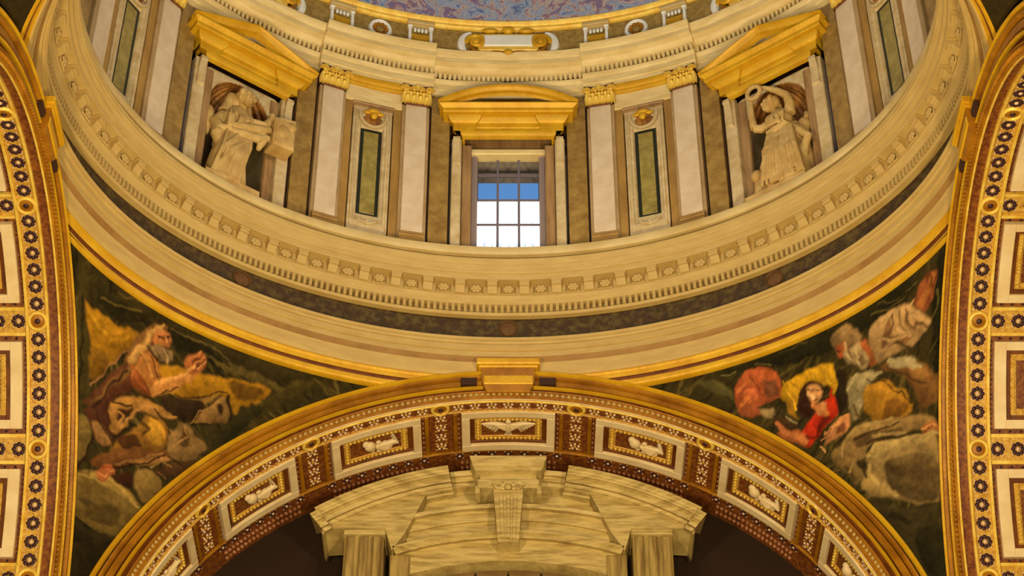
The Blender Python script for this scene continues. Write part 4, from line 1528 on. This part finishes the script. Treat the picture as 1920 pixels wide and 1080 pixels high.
for w in ('far', 'left', 'right'):
    f = amap(w)
    a, h_, ao, ho, pl = ARCH[w]
    side = w != 'far'
    par = struct('ceiling_%s_arch' % w)
    ph0, ph1 = (-4, 184) if not side else (-8, 172)
    nph = 120
    P = [ph0 + (ph1 - ph0) * i / nph for i in range(nph + 1)]
    for nm, mt, prof in ARPROF['bands']:
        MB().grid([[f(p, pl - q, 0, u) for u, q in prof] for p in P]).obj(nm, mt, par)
    # bead strip on the edge, then the soffit
    e = pl - .004
    MB().grid([[f(p, d, h, u) for d, h, u in ((pl - .005, 0, .80), (e - .001, 0, .84), (e - .001, .0, .99), (e + .003, .002, 1), (e + .006, .000, 1))] for p in P]).obj('edge_moulding', 'goldd', par)
    MB().grid([[f(p, d, h) for d, h in ((e + .003, -.003), (e + .004, .003), (e + .008, .003), (e + .009, -.003))] for p in P]).obj('edge_fillet', 'stucco' if not side else 'goldb', par)
    mb = MB()
    nbd = 210
    for i in range(nbd):
        p = ph0 + (ph1 - ph0) * (i + .5) / nbd
        c = f(p, e - .003, 0, .90)
        mb.ell(c, (.0046, .0046, .0046), 6, 4)
    mb.obj('bead_row', 'cream' if not side else 'goldd', par, kind='stuff')
    d_in = 1.10 if not side else 1.27
    MB().grid([[f(p, d, h) for d, h in ((e + .002, -.004), (d_in, -.004), (d_in, -.05))] for p in P]).obj('soffit', 'red', par)
    if not side:
        D0, D1, s0, s1 = .853, 1.002, .822, .850
        cen = [90 + k * 21.5 for k in (-3, -2, -1, 0, 1, 2, 3)]
        hw = 7.45
        rdd = .836
    else:
        D0, D1, s0, s1 = 1.050, 1.235, .996, 1.034
        cen = [22.2, 44.5, 66.9, 89.3, 111.7]
        hw = 7.65
        rdd = 1.015
    lo, hi = cen[0] - 11, cen[-1] + 11
    # gilded ribs bounding the floret strip, gold ground
    m_ = MB()
    aslab(m_, f, lo, hi, s0, s1, -.004, -.001, .0004)
    m_.obj('strip_ground', 'goldmos' if side else 'red', par)
    m_ = MB()
    aslab(m_, f, lo, hi, s0 - .006, s0, -.004, .005)
    m_.obj('gilded_rib', 'goldb', par)
    m_ = MB()
    aslab(m_, f, lo, hi, s1, s1 + (.004 if not side else .007), -.004, .005)
    m_.obj('gilded_rib', 'goldb' if side else 'goldmos', par)
    if not side:
        m_ = MB()
        aslab(m_, f, lo, hi, 1.006, 1.012, -.004, .004)
        m_.obj('gilded_rib', 'goldd', par)
    per = (cen[1] - cen[0])
    joints = [c - per / 2 for c in cen] + [cen[-1] + per / 2]
    for j in joints:
        link('roundel', rd_me, par, mat4=amat(f, j, rdd, .0005))
        # cross strip between two coffers
        m_ = MB()
        aslab(m_, f, j - 2.0, j + 2.0, s1 + .008, D1 + (.0 if not side else .03), -.004, -.0005, .0004)
        m_.obj('strip_ground', 'goldmos' if side else 'red', par)
        m_ = MB()
        aslab(m_, f, j - 2.6, j - 2.0, s1 + .008, D1, -.004, .004)
        aslab(m_, f, j + 2.0, j + 2.6, s1 + .008, D1, -.004, .004)
        m_.obj('gilded_rib', 'goldb' if side else 'goldd', par)
        for q in range(4):
            dd = s1 + .022 + q * (.036 if not side else .044)
            if dd < D1 + .02:
                link('floret', fl_big if side else fl_far, par, mat4=amat(f, j, dd, .0))
    for c in cen:
        orn = None if side else (dove_me if abs(c - 90) < 1 else cherub_me)
        coffer(par, f, c, hw, D0, D1, .022 if not side else .026, orn)
        for q in range(6 if side else 7):
            ph = c + (q - (2.5 if side else 3)) * (per / 7.0 if side else per / 8.2)
            link('floret', fl_big if side else fl_far, par, mat4=amat(f, ph, (s0 + s1) / 2, .0))
            if not side:
                link('floret', fl_small, par, mat4=amat(f, ph, 1.030, -.003))
    # fine studs round the coffers and along the back edge
    mb = MB()
    for c in cen:
        for i in range(19):
            ph = c - hw + 2 * hw * i / 18
            mb.ell(f(ph, D0 - .004 + (-.004 if side else .0), .0), (.0032,) * 3, 5, 4)
            if not side:
                mb.ell(f(ph, 1.056, -.002), (.005,) * 3, 5, 4)
                mb.ell(f(ph, 1.078, -.002), (.005,) * 3, 5, 4)
        for sg in (-1, 1):
            for i in range(8):
                mb.ell(f(c + sg * (hw + .45), D0 + (D1 - D0) * (i + .5) / 8, .0), (.0030,) * 3, 5, 4)
    mb.obj('stud_row', 'floret' if side else 'stud', par, kind='stuff')

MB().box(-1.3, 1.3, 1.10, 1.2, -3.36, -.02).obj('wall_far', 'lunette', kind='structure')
for nm, sg in (('wall_pier_left', -1), ('wall_pier_right', 1)):
    x0, x1 = sorted((sg * .93, sg * 1.5))
    MB().box(x0, x1, .79, 1.11, -3.36, -.83).obj(nm, 'dim', kind='structure')
sweep([(1.045, .300), (4.6, .300), (4.6, .32), (1.045, .32)], nt=96).obj('ceiling_roof_slab', 'dim', kind='structure')  # unseen roof, added to keep sky light from leaking in round the drum

# gilded key blocks where the ring rests on the arches
for w, lab in (('far', 'gilded key block under the middle of the ring, over the far arch'), ('left', 'gilded key block where the ring meets the left arch'), ('right', 'gilded key block where the ring meets the right arch')):
    if w == 'far':
        mt = Matrix.Translation(Vector((0, .816, .009)) * U)
    else:
        sg = -1 if w == 'left' else 1
        mt = Matrix.Translation(Vector((sg * .970, -.008, .004)) * U) @ Matrix.Rotation(-sg * PI / 2, 4, 'Z') @ Matrix.Diagonal((.86, 1, .9, 1))
    t = thing('key_block', lab, 'keystone', mt, 'gilded key blocks of the ring')
    MB().box(-.075, .075, -.036, .06, .002, .020, .003).box(-.070, .070, -.032, .06, -.006, .002, .002).obj('cap_slab', 'gold', t)
    m_ = MB()
    m_.grid([[(x, y, z) for x, y in ((-h, .05), (-h, -q), (h, -q), (h, .05))] for z, h, q in ((-.073, .050, .020), (-.062, .056, .026), (-.046, .061, .028), (-.006, .063, .028))], cv=True, cap=True)
    m_.obj('block', 'goldd', t)
    MB().box(-.058, .058, -.0305, -.02, -.056, -.030, .002).obj('block_face', 'gold', t)
    for sg in (-1, 1):
        x0, x1 = sorted((sg * .074, sg * .112))
        MB().box(x0, x1, -.022, .02, -.050, -.030, .002).obj('side_socket', 'groove', t)

# ------------------------------------------------------------------ travertine portal head under the far arch
ZC = -1.12
pt = thing('portal', 'streaked travertine portal head with broken curved pediment and keystone under the far arch', 'portal', Matrix.Translation(Vector((0, .96, 0)) * U))


def band(prof, t0, t1, n=20, cap=True, zc=-1.12):
    m_ = MB()
    rows = []
    for i in range(n + 1):
        t = math.radians(t0 + (t1 - t0) * i / n)
        rows.append([(r * math.sin(t), y, zc + r * math.cos(t)) for r, y in prof])
    rows = [[(x, y, z + .62 * min(y, .03)) for x, y, z in r] for r in rows]
    return m_.grid(rows, cv=True, cap=cap)


ZC2, DR = -.966, .815 - .977      # the raking cornices have a tighter curve
sidep = [(.900, .10), (.900, .008), (.906, .006), (.907, .000), (.913, -.008), (.919, -.009), (.920, -.016), (.926, -.018), (.930, -.020), (.932, -.038), (.945, -.040), (.946, -.044), (.949, -.044), (.953, -.052), (.960, -.053), (.961, -.056), (.966, -.058), (.972, -.064), (.977, -.064), (.977, .10)]
for sg, nm in ((-1, 'left'), (1, 'right')):
    a0, a1 = sorted((sg * 10.0, sg * 33.2))
    band([(r + DR, y) for r, y in sidep], a0, a1, zc=ZC2).obj('curved_cornice', 'portal', pt)
    a0, a1 = sorted((sg * 32.9, sg * 34.4))
    band([(r + DR - .010, y - .008 if y < .05 else y) for r, y in sidep if r > .917], a0, a1, 4, zc=ZC2).obj('cornice_end', 'portal', pt)
    fr_ = [(sg * x, z) for x, z in ((.190, -.242), (.250, -.256), (.300, -.268), (.350, -.290), (.400, -.314), (.428, -.330), (.432, -.352), (.427, -.362), (.422, -.346), (.395, -.344), (.285, -.344), (.268, -.405), (.238, -.356))]
    MB().prism(fr_, -.010, .10).obj('corner_block', 'portal', pt)
    x0, x1 = sorted((sg * .379, sg * .287))
    m_ = MB().box(x0, x1, .004, .10, -.90, -.343, .003)
    m_.obj('portal_pilaster', 'portal2', pt)
    for q in (.302, .333, .364):
        x0, x1 = sorted((sg * (q - .010), sg * (q + .010)))
        MB().box(x0, x1, -.004, .01, -.90, -.360, .003).obj('fillet', 'portal2', pt)
    x0, x1 = sorted((sg * .381, sg * .283))
    MB().box(x0, x1, -.008, .05, -.358, -.344, .003).obj('pilaster_cap', 'portal', pt)
    x0, x1 = sorted((sg * .273, sg * .226))
    MB().box(x0, x1, .014, .10, -.90, -.40, .003).obj('jamb', 'portal2', pt)
# recessed middle of the pediment
band([(.90, .10), (.90, .022), (.908, .012), (.918, .008), (.922, -.002), (.934, -.004), (.938, -.014), (.952, -.018), (.955, .10)], -8.3, 8.3).obj('middle_cornice', 'portal', pt)
band([(.845, .10), (.845, .032), (.902, .030), (.902, .10)], -13.5, 13.5).obj('frieze', 'portal', pt)
band([(.836, .10), (.836, .012), (.840, .004), (.842, -.004), (.850, -.008), (.853, -.008), (.853, .034), (.853, .10)], -15.2, 15.2).obj('arch_moulding', 'portal', pt)
band([(.778, .10), (.778, .024), (.804, .024), (.806, .015), (.838, .013), (.838, .10)], -17.5, 17.5).obj('archivolt', 'portal', pt)
band([(.752, .10), (.752, .020), (.755, .008), (.757, .002), (.766, -.004), (.772, -.010), (.779, -.010), (.781, .026), (.781, .10)], -20.0, 20.0).obj('arch_moulding', 'portal', pt)
band([(.690, .10), (.690, .028), (.694, .022), (.720, .022), (.755, .020), (.755, .10)], -19.5, 19.5).obj('archivolt', 'portal', pt)
# blocks standing on the crown of the pediment
m_ = MB()
m_.grid([[(x, y, z) for x, y in ((-h, .08), (-h, -q), (h, -q), (h, .08))] for z, h, q in ((-.208, .070, .040), (-.206, .078, .048), (-.200, .080, .050), (-.197, .084, .056), (-.189, .085, .058), (-.184, .089, .064), (-.175, .090, .064))], cv=True, cap=True)
m_.obj('crown_cap', 'portal', pt)
MB().box(-.067, .067, -.034, .08, -.226, -.200, .002).obj('crown_block', 'portal', pt)
m_ = MB().box(-.073, .073, -.042, .08, -.250, -.225, .003).box(-.078, -.066, -.038, .0, -.264, -.242, .002).box(.066, .078, -.038, .0, -.264, -.242, .002)
m_.obj('crown_base', 'portal', pt)
ks = MB()
ks.grid([[(x, y, z) for x, y in ((-h, .08), (-h, -q), (h, -q), (h, .08))] for z, h, q in ((-.366, .0245, .022), (-.30, .029, .034), (-.246, .034, .040), (-.21, .034, .040))], cv=True, cap=True)
ks.map(lambda x, y, z: (x, y, z - .024))
kso = ks.obj('keystone', 'portal', pt)
for x in (-.017, 0, .017):
    m_ = MB()
    m_.grid([[(x * k_ + q, y, z) for q, y in ((-.0055, y_), (-.004, y_ - .006), (.004, y_ - .006), (.0055, y_))] for z, k_, y_ in ((-.358, .75, -.020), (-.30, .88, -.031), (-.250, 1, -.038))], cap=True)
    m_.map(lambda x, y, z: (x, y, z - .024))
    m_.obj('flute', 'portal', kso)
m_ = MB()
for sg in (-1, 1):
    scroll(m_, sg * .024, -.226, .012, sg, 1.5, .004, -.046)
for k in range(7):
    a = PI * k / 6
    m_.ell((.013 * math.cos(a), -.046, -.232 + .016 * math.sin(a)), (.006, .005, .006), 8, 5)
m_.ell((0, -.050, -.230), (.009, .008, .009), 10, 6)
m_.map(lambda x, y, z: (x, y, z - .024))
m_.obj('keystone_capital', 'portal', kso)
# boards closing the opening below
for i in range(6):
    x0, x1 = -.228 + i * .076 + .0025, -.228 + (i + 1) * .076 - .0025
    top = lambda x: ZC + math.sqrt(.70 ** 2 - x * x)
    MB().prism([(x0, -.9), (x1, -.9), (x1, top(x1)), ((x0 + x1) / 2, top((x0 + x1) / 2)), (x0, top(x0))], .05, .065).obj('board', 'plank', pt)
MB().box(-.24, .24, .068, .08, -.9, -.42).obj('board_backing', 'groove', pt)

# ------------------------------------------------------------------ statues


def sculpt(name, build, voxel, mat, parent, smooth=2):
    mb = MB()
    build(mb)
    me = bpy.data.meshes.new('raw')
    me.from_pydata([(x * U, y * U, z * U) for x, y, z in mb.v], [], mb.f)
    o = bpy.data.objects.new('raw', me)
    COL.objects.link(o)
    r = o.modifiers.new('r', 'REMESH')
    r.mode = 'VOXEL'
    r.voxel_size = voxel * U
    s_ = o.modifiers.new('s', 'SMOOTH')
    s_.factor = .5
    s_.iterations = smooth
    dg = bpy.context.evaluated_depsgraph_get()
    out = bpy.data.meshes.new_from_object(o.evaluated_get(dg))
    out.name = name
    bpy.data.objects.remove(o)
    bpy.data.meshes.remove(me)
    out.polygons.foreach_set('use_smooth', [True] * len(out.polygons))
    out.materials.clear()
    out.materials.append(M[mat])
    return link(name, out, parent)


def head(mb, c, r, yaw, pitch=0, hair=True):
    """head with brow, nose, mouth, chin, ears and bound hair; yaw turns the face (0 looks at the room)"""
    R = Matrix.Rotation(yaw, 3, 'Z') @ Matrix.Rotation(pitch, 3, 'X')
    g = lambda x, y, z: (Vector(c) + R @ Vector((x * r, y * r, z * r)))[:]
    e = lambda p, q: mb.ell(g(*p), (q[0] * r, q[1] * r, q[2] * r), 12, 8, R)
    e((0, 0, .12), (.80, .92, 1.0))
    e((0, -.25, -.42), (.56, .62, .62))
    e((0, -.62, -.86), (.24, .22, .18))          # chin
    e((0, -.92, -.12), (.13, .20, .30))          # nose
    for sg in (-1, 1):
        e((sg * .34, -.80, .16), (.24, .14, .09))     # brow
        e((sg * .36, -.66, -.26), (.22, .20, .20))    # cheek
        e((sg * .80, .05, -.10), (.10, .18, .26))     # ear
        e((sg * .30, -.78, -.02), (.13, .08, .07))    # eye
    e((0, -.84, -.52), (.24, .10, .055))
    e((0, -.82, -.64), (.20, .10, .06))
    if hair:
        e((0, .22, .36), (.98, .98, .92))
        e((0, .92, .10), (.46, .46, .42))
        for k in range(9):
            a = PI * k / 8
            e((.86 * math.cos(a), -.30 + .1 * math.sin(a), .34 + .62 * math.sin(a)), (.26, .30, .24))


def hand(mb, wrist, d, up, k=.0030, curl=.5):
    """palm and five fingers pointing along d"""
    d, up = Vector(d).normalized(), Vector(up)
    sd = d.cross(up).normalized()
    up = sd.cross(d).normalized()
    w = Vector(wrist)
    mb.tube([w - d * k, w + d * k * 2.2, w + d * k * 4.2], [k * 1.1, k * 1.7, k * 1.5], 8)
    for i, ln in enumerate((3.6, 4.3, 4.0, 3.1)):
        b_ = w + d * k * 4 + sd * k * (i - 1.5) * .95
        mb.tube([b_, b_ + d * k * ln * .5 - up * k * .3, b_ + d * k * ln * .85 - up * k * ln * curl], [k * .55, k * .50, k * .36], 6)
    b_ = w + d * k * 1.2 + sd * k * -1.5
    mb.tube([b_, b_ - sd * k * 1.3 + d * k * 1.2, b_ - sd * k * 1.1 + d * k * 3.0], [k * .62, k * .55, k * .4], 6)


def folds(mb, a0, a1, b0, b1, n, r, bulge=.01, seed=1):
    """drapery folds running from the line a0-a1 to the line b0-b1"""
    rnd = random.Random(seed)
    a0, a1, b0, b1 = map(Vector, (a0, a1, b0, b1))
    for i in range(n):
        u = (i + .5) / n
        p, q = a0.lerp(a1, u), b0.lerp(b1, u + rnd.uniform(-.3, .3) / n)
        m_ = p.lerp(q, .5) + Vector((rnd.uniform(-.006, .006), -bulge, 0))
        k = rnd.uniform(.7, 1.25)
        mb.tube([p, p.lerp(m_, .5), m_, q.lerp(m_, .4), q], [r * .5 * k, r * .9 * k, r * k, r * 1.1 * k, r * 1.0 * k], 7)


def left_body(mb):
    head(mb, (.002, -.014, .718), .0255, .25, -.10)
    mb.ell((-.004, .016, .722), (.029, .024, .034), 14, 10)                     # veil
    mb.tube([(-.028, .010, .735), (-.034, .012, .70), (-.044, .010, .665)], [.012, .014, .016], 10)
    mb.tube([(.022, .014, .73), (.026, .014, .70), (.030, .010, .67)], [.008, .010, .012], 10)
    mb.tube([(.002, .0, .70), (-.004, .006, .665)], [.013, .017], 10)
    mb.tube([(-.006, .008, .672), (-.016, .006, .635), (-.024, .006, .595), (-.020, .004, .560)], [.030, .040, .036, .044], 14)
    mb.tube([(-.044, .006, .645), (.0, .0, .66), (.032, .002, .655)], [.020, .024, .018], 12)
    mb.ell((-.002, -.022, .632), (.026, .016, .018), 10, 8)
    # her left arm reaching over to the slab
    mb.tube([(.030, .0, .655), (.044, -.016, .632), (.050, -.024, .628)], [.017, .015, .013], 10)
    mb.tube([(.050, -.024, .628), (.062, -.030, .655), (.068, -.032, .676)], [.013, .010, .006], 10)
    hand(mb, (.068, -.032, .678), (.35, -.1, 1), (0, -1, .2), .0030)
    mb.tube([(-.010, -.030, .618), (.020, -.036, .628), (.050, -.034, .640), (.064, -.030, .668)], [.010, .010, .009, .006], 8)
    # her right arm with a hanging sleeve
    mb.tube([(-.046, .004, .642), (-.066, .000, .605), (-.060, -.018, .572), (-.036, -.034, .575)], [.019, .018, .015, .010], 10)
    hand(mb, (-.038, -.036, .574), (1, -.1, -.35), (0, -1, 0), .0026)
    mb.tube([(-.064, -.006, .590), (-.064, -.014, .556), (-.060, -.016, .522)], [.014, .018, .009], 10)
    mb.ell((-.078, .026, .630), (.016, .022, .052), 12, 9)
    # thighs, knees, shins under the robe
    mb.tube([(-.006, -.002, .572), (.0, -.022, .540), (-.008, -.026, .48), (-.014, -.020, .39)], [.032, .027, .022, .020], 12)
    mb.tube([(-.030, -.002, .565), (-.036, -.020, .52), (-.052, -.022, .46), (-.064, -.018, .39)], [.034, .028, .023, .024], 12)
    mb.tube([(-.020, .002, .575), (-.026, -.008, .53), (-.038, -.010, .46), (-.046, -.010, .39)], [.034, .040, .041, .043], 16)
    folds(mb, (-.050, -.030, .578), (.012, -.036, .570), (-.086, -.044, .395), (-.006, -.050, .395), 7, .0056, .014, 3)
    mb.tube([(.004, -.040, .55), (-.028, -.052, .50), (-.060, -.050, .44), (-.080, -.040, .395)], [.005, .007, .006, .006], 8)
    mb.tube([(-.020, -.040, .56), (-.046, -.050, .51), (-.072, -.044, .45)], [.004, .006, .005], 8)
    folds(mb, (-.046, -.026, .650), (.024, -.026, .655), (-.054, -.042, .575), (.018, -.042, .590), 7, .0046, .008, 4)
    # mantle swung across the lap to the slab
    mb.tube([(-.050, -.020, .590), (-.015, -.040, .588), (.030, -.040, .606), (.066, -.034, .630)], [.010, .013, .012, .010], 10)
    mb.tube([(-.046, -.026, .574), (-.010, -.042, .566), (.034, -.036, .580), (.066, -.030, .604)], [.008, .011, .012, .010], 10)
    mb.tube([(.048, -.026, .620), (.052, -.028, .586), (.046, -.024, .558)], [.012, .013, .006], 10)
    mb.tube([(.016, -.034, .585), (.012, -.038, .53), (.0, -.038, .47), (.006, -.036, .40)], [.007, .010, .009, .011], 10)
    mb.box(-.10, .05, -.05, .06, .352, .395)


def right_body(mb):
    head(mb, (-.004, -.016, .697), .0225, -.75, -.12)
    mb.tube([(.0, -.006, .682), (.010, .002, .656)], [.010, .014], 10)
    mb.tube([(.012, .0, .664), (.014, -.002, .638), (.017, .002, .604), (.020, .004, .570)], [.024, .032, .026, .038], 14)
    mb.tube([(-.018, -.002, .650), (.012, .0, .662), (.040, .002, .656)], [.014, .020, .015], 12)
    for sg in (-1, 1):
        mb.ell((.008 + sg * .014, -.026, .638), (.012, .010, .012), 10, 8)
    # arm raised over the head
    mb.tube([(.040, .0, .655), (.046, -.006, .685), (.042, -.010, .712)], [.015, .013, .011], 10)
    mb.tube([(.042, -.010, .712), (.018, -.016, .738), (-.014, -.020, .766)], [.011, .009, .0055], 10)
    hand(mb, (-.015, -.020, .767), (-.9, -.1, .55), (0, -1, 0), .0028, .8)
    # other arm bent up to the wreath
    mb.tube([(-.018, -.002, .648), (-.038, -.012, .636), (-.054, -.018, .642)], [.014, .012, .011], 10)
    mb.tube([(-.054, -.018, .642), (-.056, -.022, .680), (-.052, -.024, .718)], [.011, .009, .0055], 10)
    hand(mb, (-.052, -.024, .720), (.15, 0, 1), (0, -1, 0), .0028, .8)
    # sash, hips, skirts
    mb.tube([(-.016, -.022, .598), (.010, -.032, .590), (.036, -.026, .602), (.048, -.006, .600)], [.008, .010, .009, .008], 8)
    mb.tube([(.020, .004, .575), (.028, .004, .50), (.034, .004, .39)], [.038, .046, .056], 14)
    mb.tube([(.004, -.006, .565), (-.006, -.030, .515), (-.012, -.026, .46), (-.016, -.022, .39)], [.032, .028, .022, .024], 12)
    folds(mb, (-.016, -.034, .584), (.054, -.024, .592), (-.036, -.052, .40), (.082, -.046, .40), 11, .0056, .014, 8)
    folds(mb, (.0, -.046, .55), (.050, -.038, .55), (-.020, -.056, .42), (.070, -.050, .42), 5, .0046, .010, 18)
    folds(mb, (-.012, -.028, .652), (.036, -.026, .658), (-.008, -.040, .600), (.038, -.036, .606), 7, .0038, .006, 9)
    # cloak blown out to the side, falling behind
    mb.tube([(.046, -.006, .600), (.066, -.012, .566), (.088, -.014, .536), (.074, -.012, .512), (.066, -.008, .46)], [.010, .014, .010, .012, .008], 10)
    mb.tube([(.040, .01, .62), (.058, .012, .56), (.070, .010, .48), (.072, .006, .40)], [.016, .018, .016, .014], 10)
    mb.ell((.064, .026, .612), (.020, .020, .032), 12, 9)
    mb.tube([(.072, .026, .66), (.076, .024, .635)], [.006, .012], 8)
    # small child clinging at the foot
    mb.ell((-.056, -.024, .470), (.017, .016, .018), 12, 8)
    mb.tube([(-.055, -.018, .452), (-.054, -.016, .42), (-.052, -.014, .39)], [.014, .018, .016], 10)
    mb.tube([(-.046, -.026, .445), (-.030, -.038, .458), (-.018, -.040, .470)], [.007, .006, .005], 8)
    mb.tube([(-.028, -.020, .535), (-.044, -.014, .50), (-.040, -.01, .45)], [.006, .009, .006], 8)
    mb.box(-.085, .085, -.05, .06, .352, .393)


sl = thing('statue', 'veiled stone statue leaning on a carved slab in the left niche', 'statue', frame_at(-PITCH_S), 'travertine statues in the drum niches')
sculpt('body', left_body, .0013, 'statue', sl)
sb = MB().box(.072, .134, -.052, -.006, .582, .672, .006)
sb.tube([(.070, -.030, .676), (.100, -.030, .684), (.136, -.030, .692)], [.010, .012, .010], 10)
sb.ell((.122, -.050, .656), (.012, .008, .016), 10, 7)
sb.ell((.098, -.052, .630), (.018, .006, .022), 10, 7)
sb.map(lambda x, y, z: (x, y, z + (x - .10) * .12))
sb.obj('carved_slab', 'statue', sl)
sr = thing('statue', 'stone statue of a woman raising a wreath above her head in the right niche', 'statue', frame_at(PITCH_S), 'travertine statues in the drum niches')
sculpt('body', right_body, .0013, 'statue', sr)
wr = MB()
for k in range(18):
    a = 2 * PI * k / 18
    wr.ell((-.040 + .0185 * math.cos(a), -.028, .756 + .0205 * math.sin(a)), (.0062, .0062, .0062), 8, 6)
wr.ring((-.040, .756), .0185, .0205, .0045, .005, 24, -.026)
wr.obj('wreath', 'statue', sr)

if LEDGE_FILLS:
    for k in (-1, 1):
        p = Vector(W(k * PITCH_S, .030, .392)) * U
        q = Vector(W(k * PITCH_S, -.010, .80)) * U
        area('ledge_fill_%s' % ('left' if k < 0 else 'right'), p, q, 1.6, 6, (1, .80, .50), .15)
    p = Vector(W(0, .030, .392)) * U
    area('ledge_fill_centre', p, Vector(W(0, .0, .85)) * U, 1.4, 3, (1, .78, .46), .15)
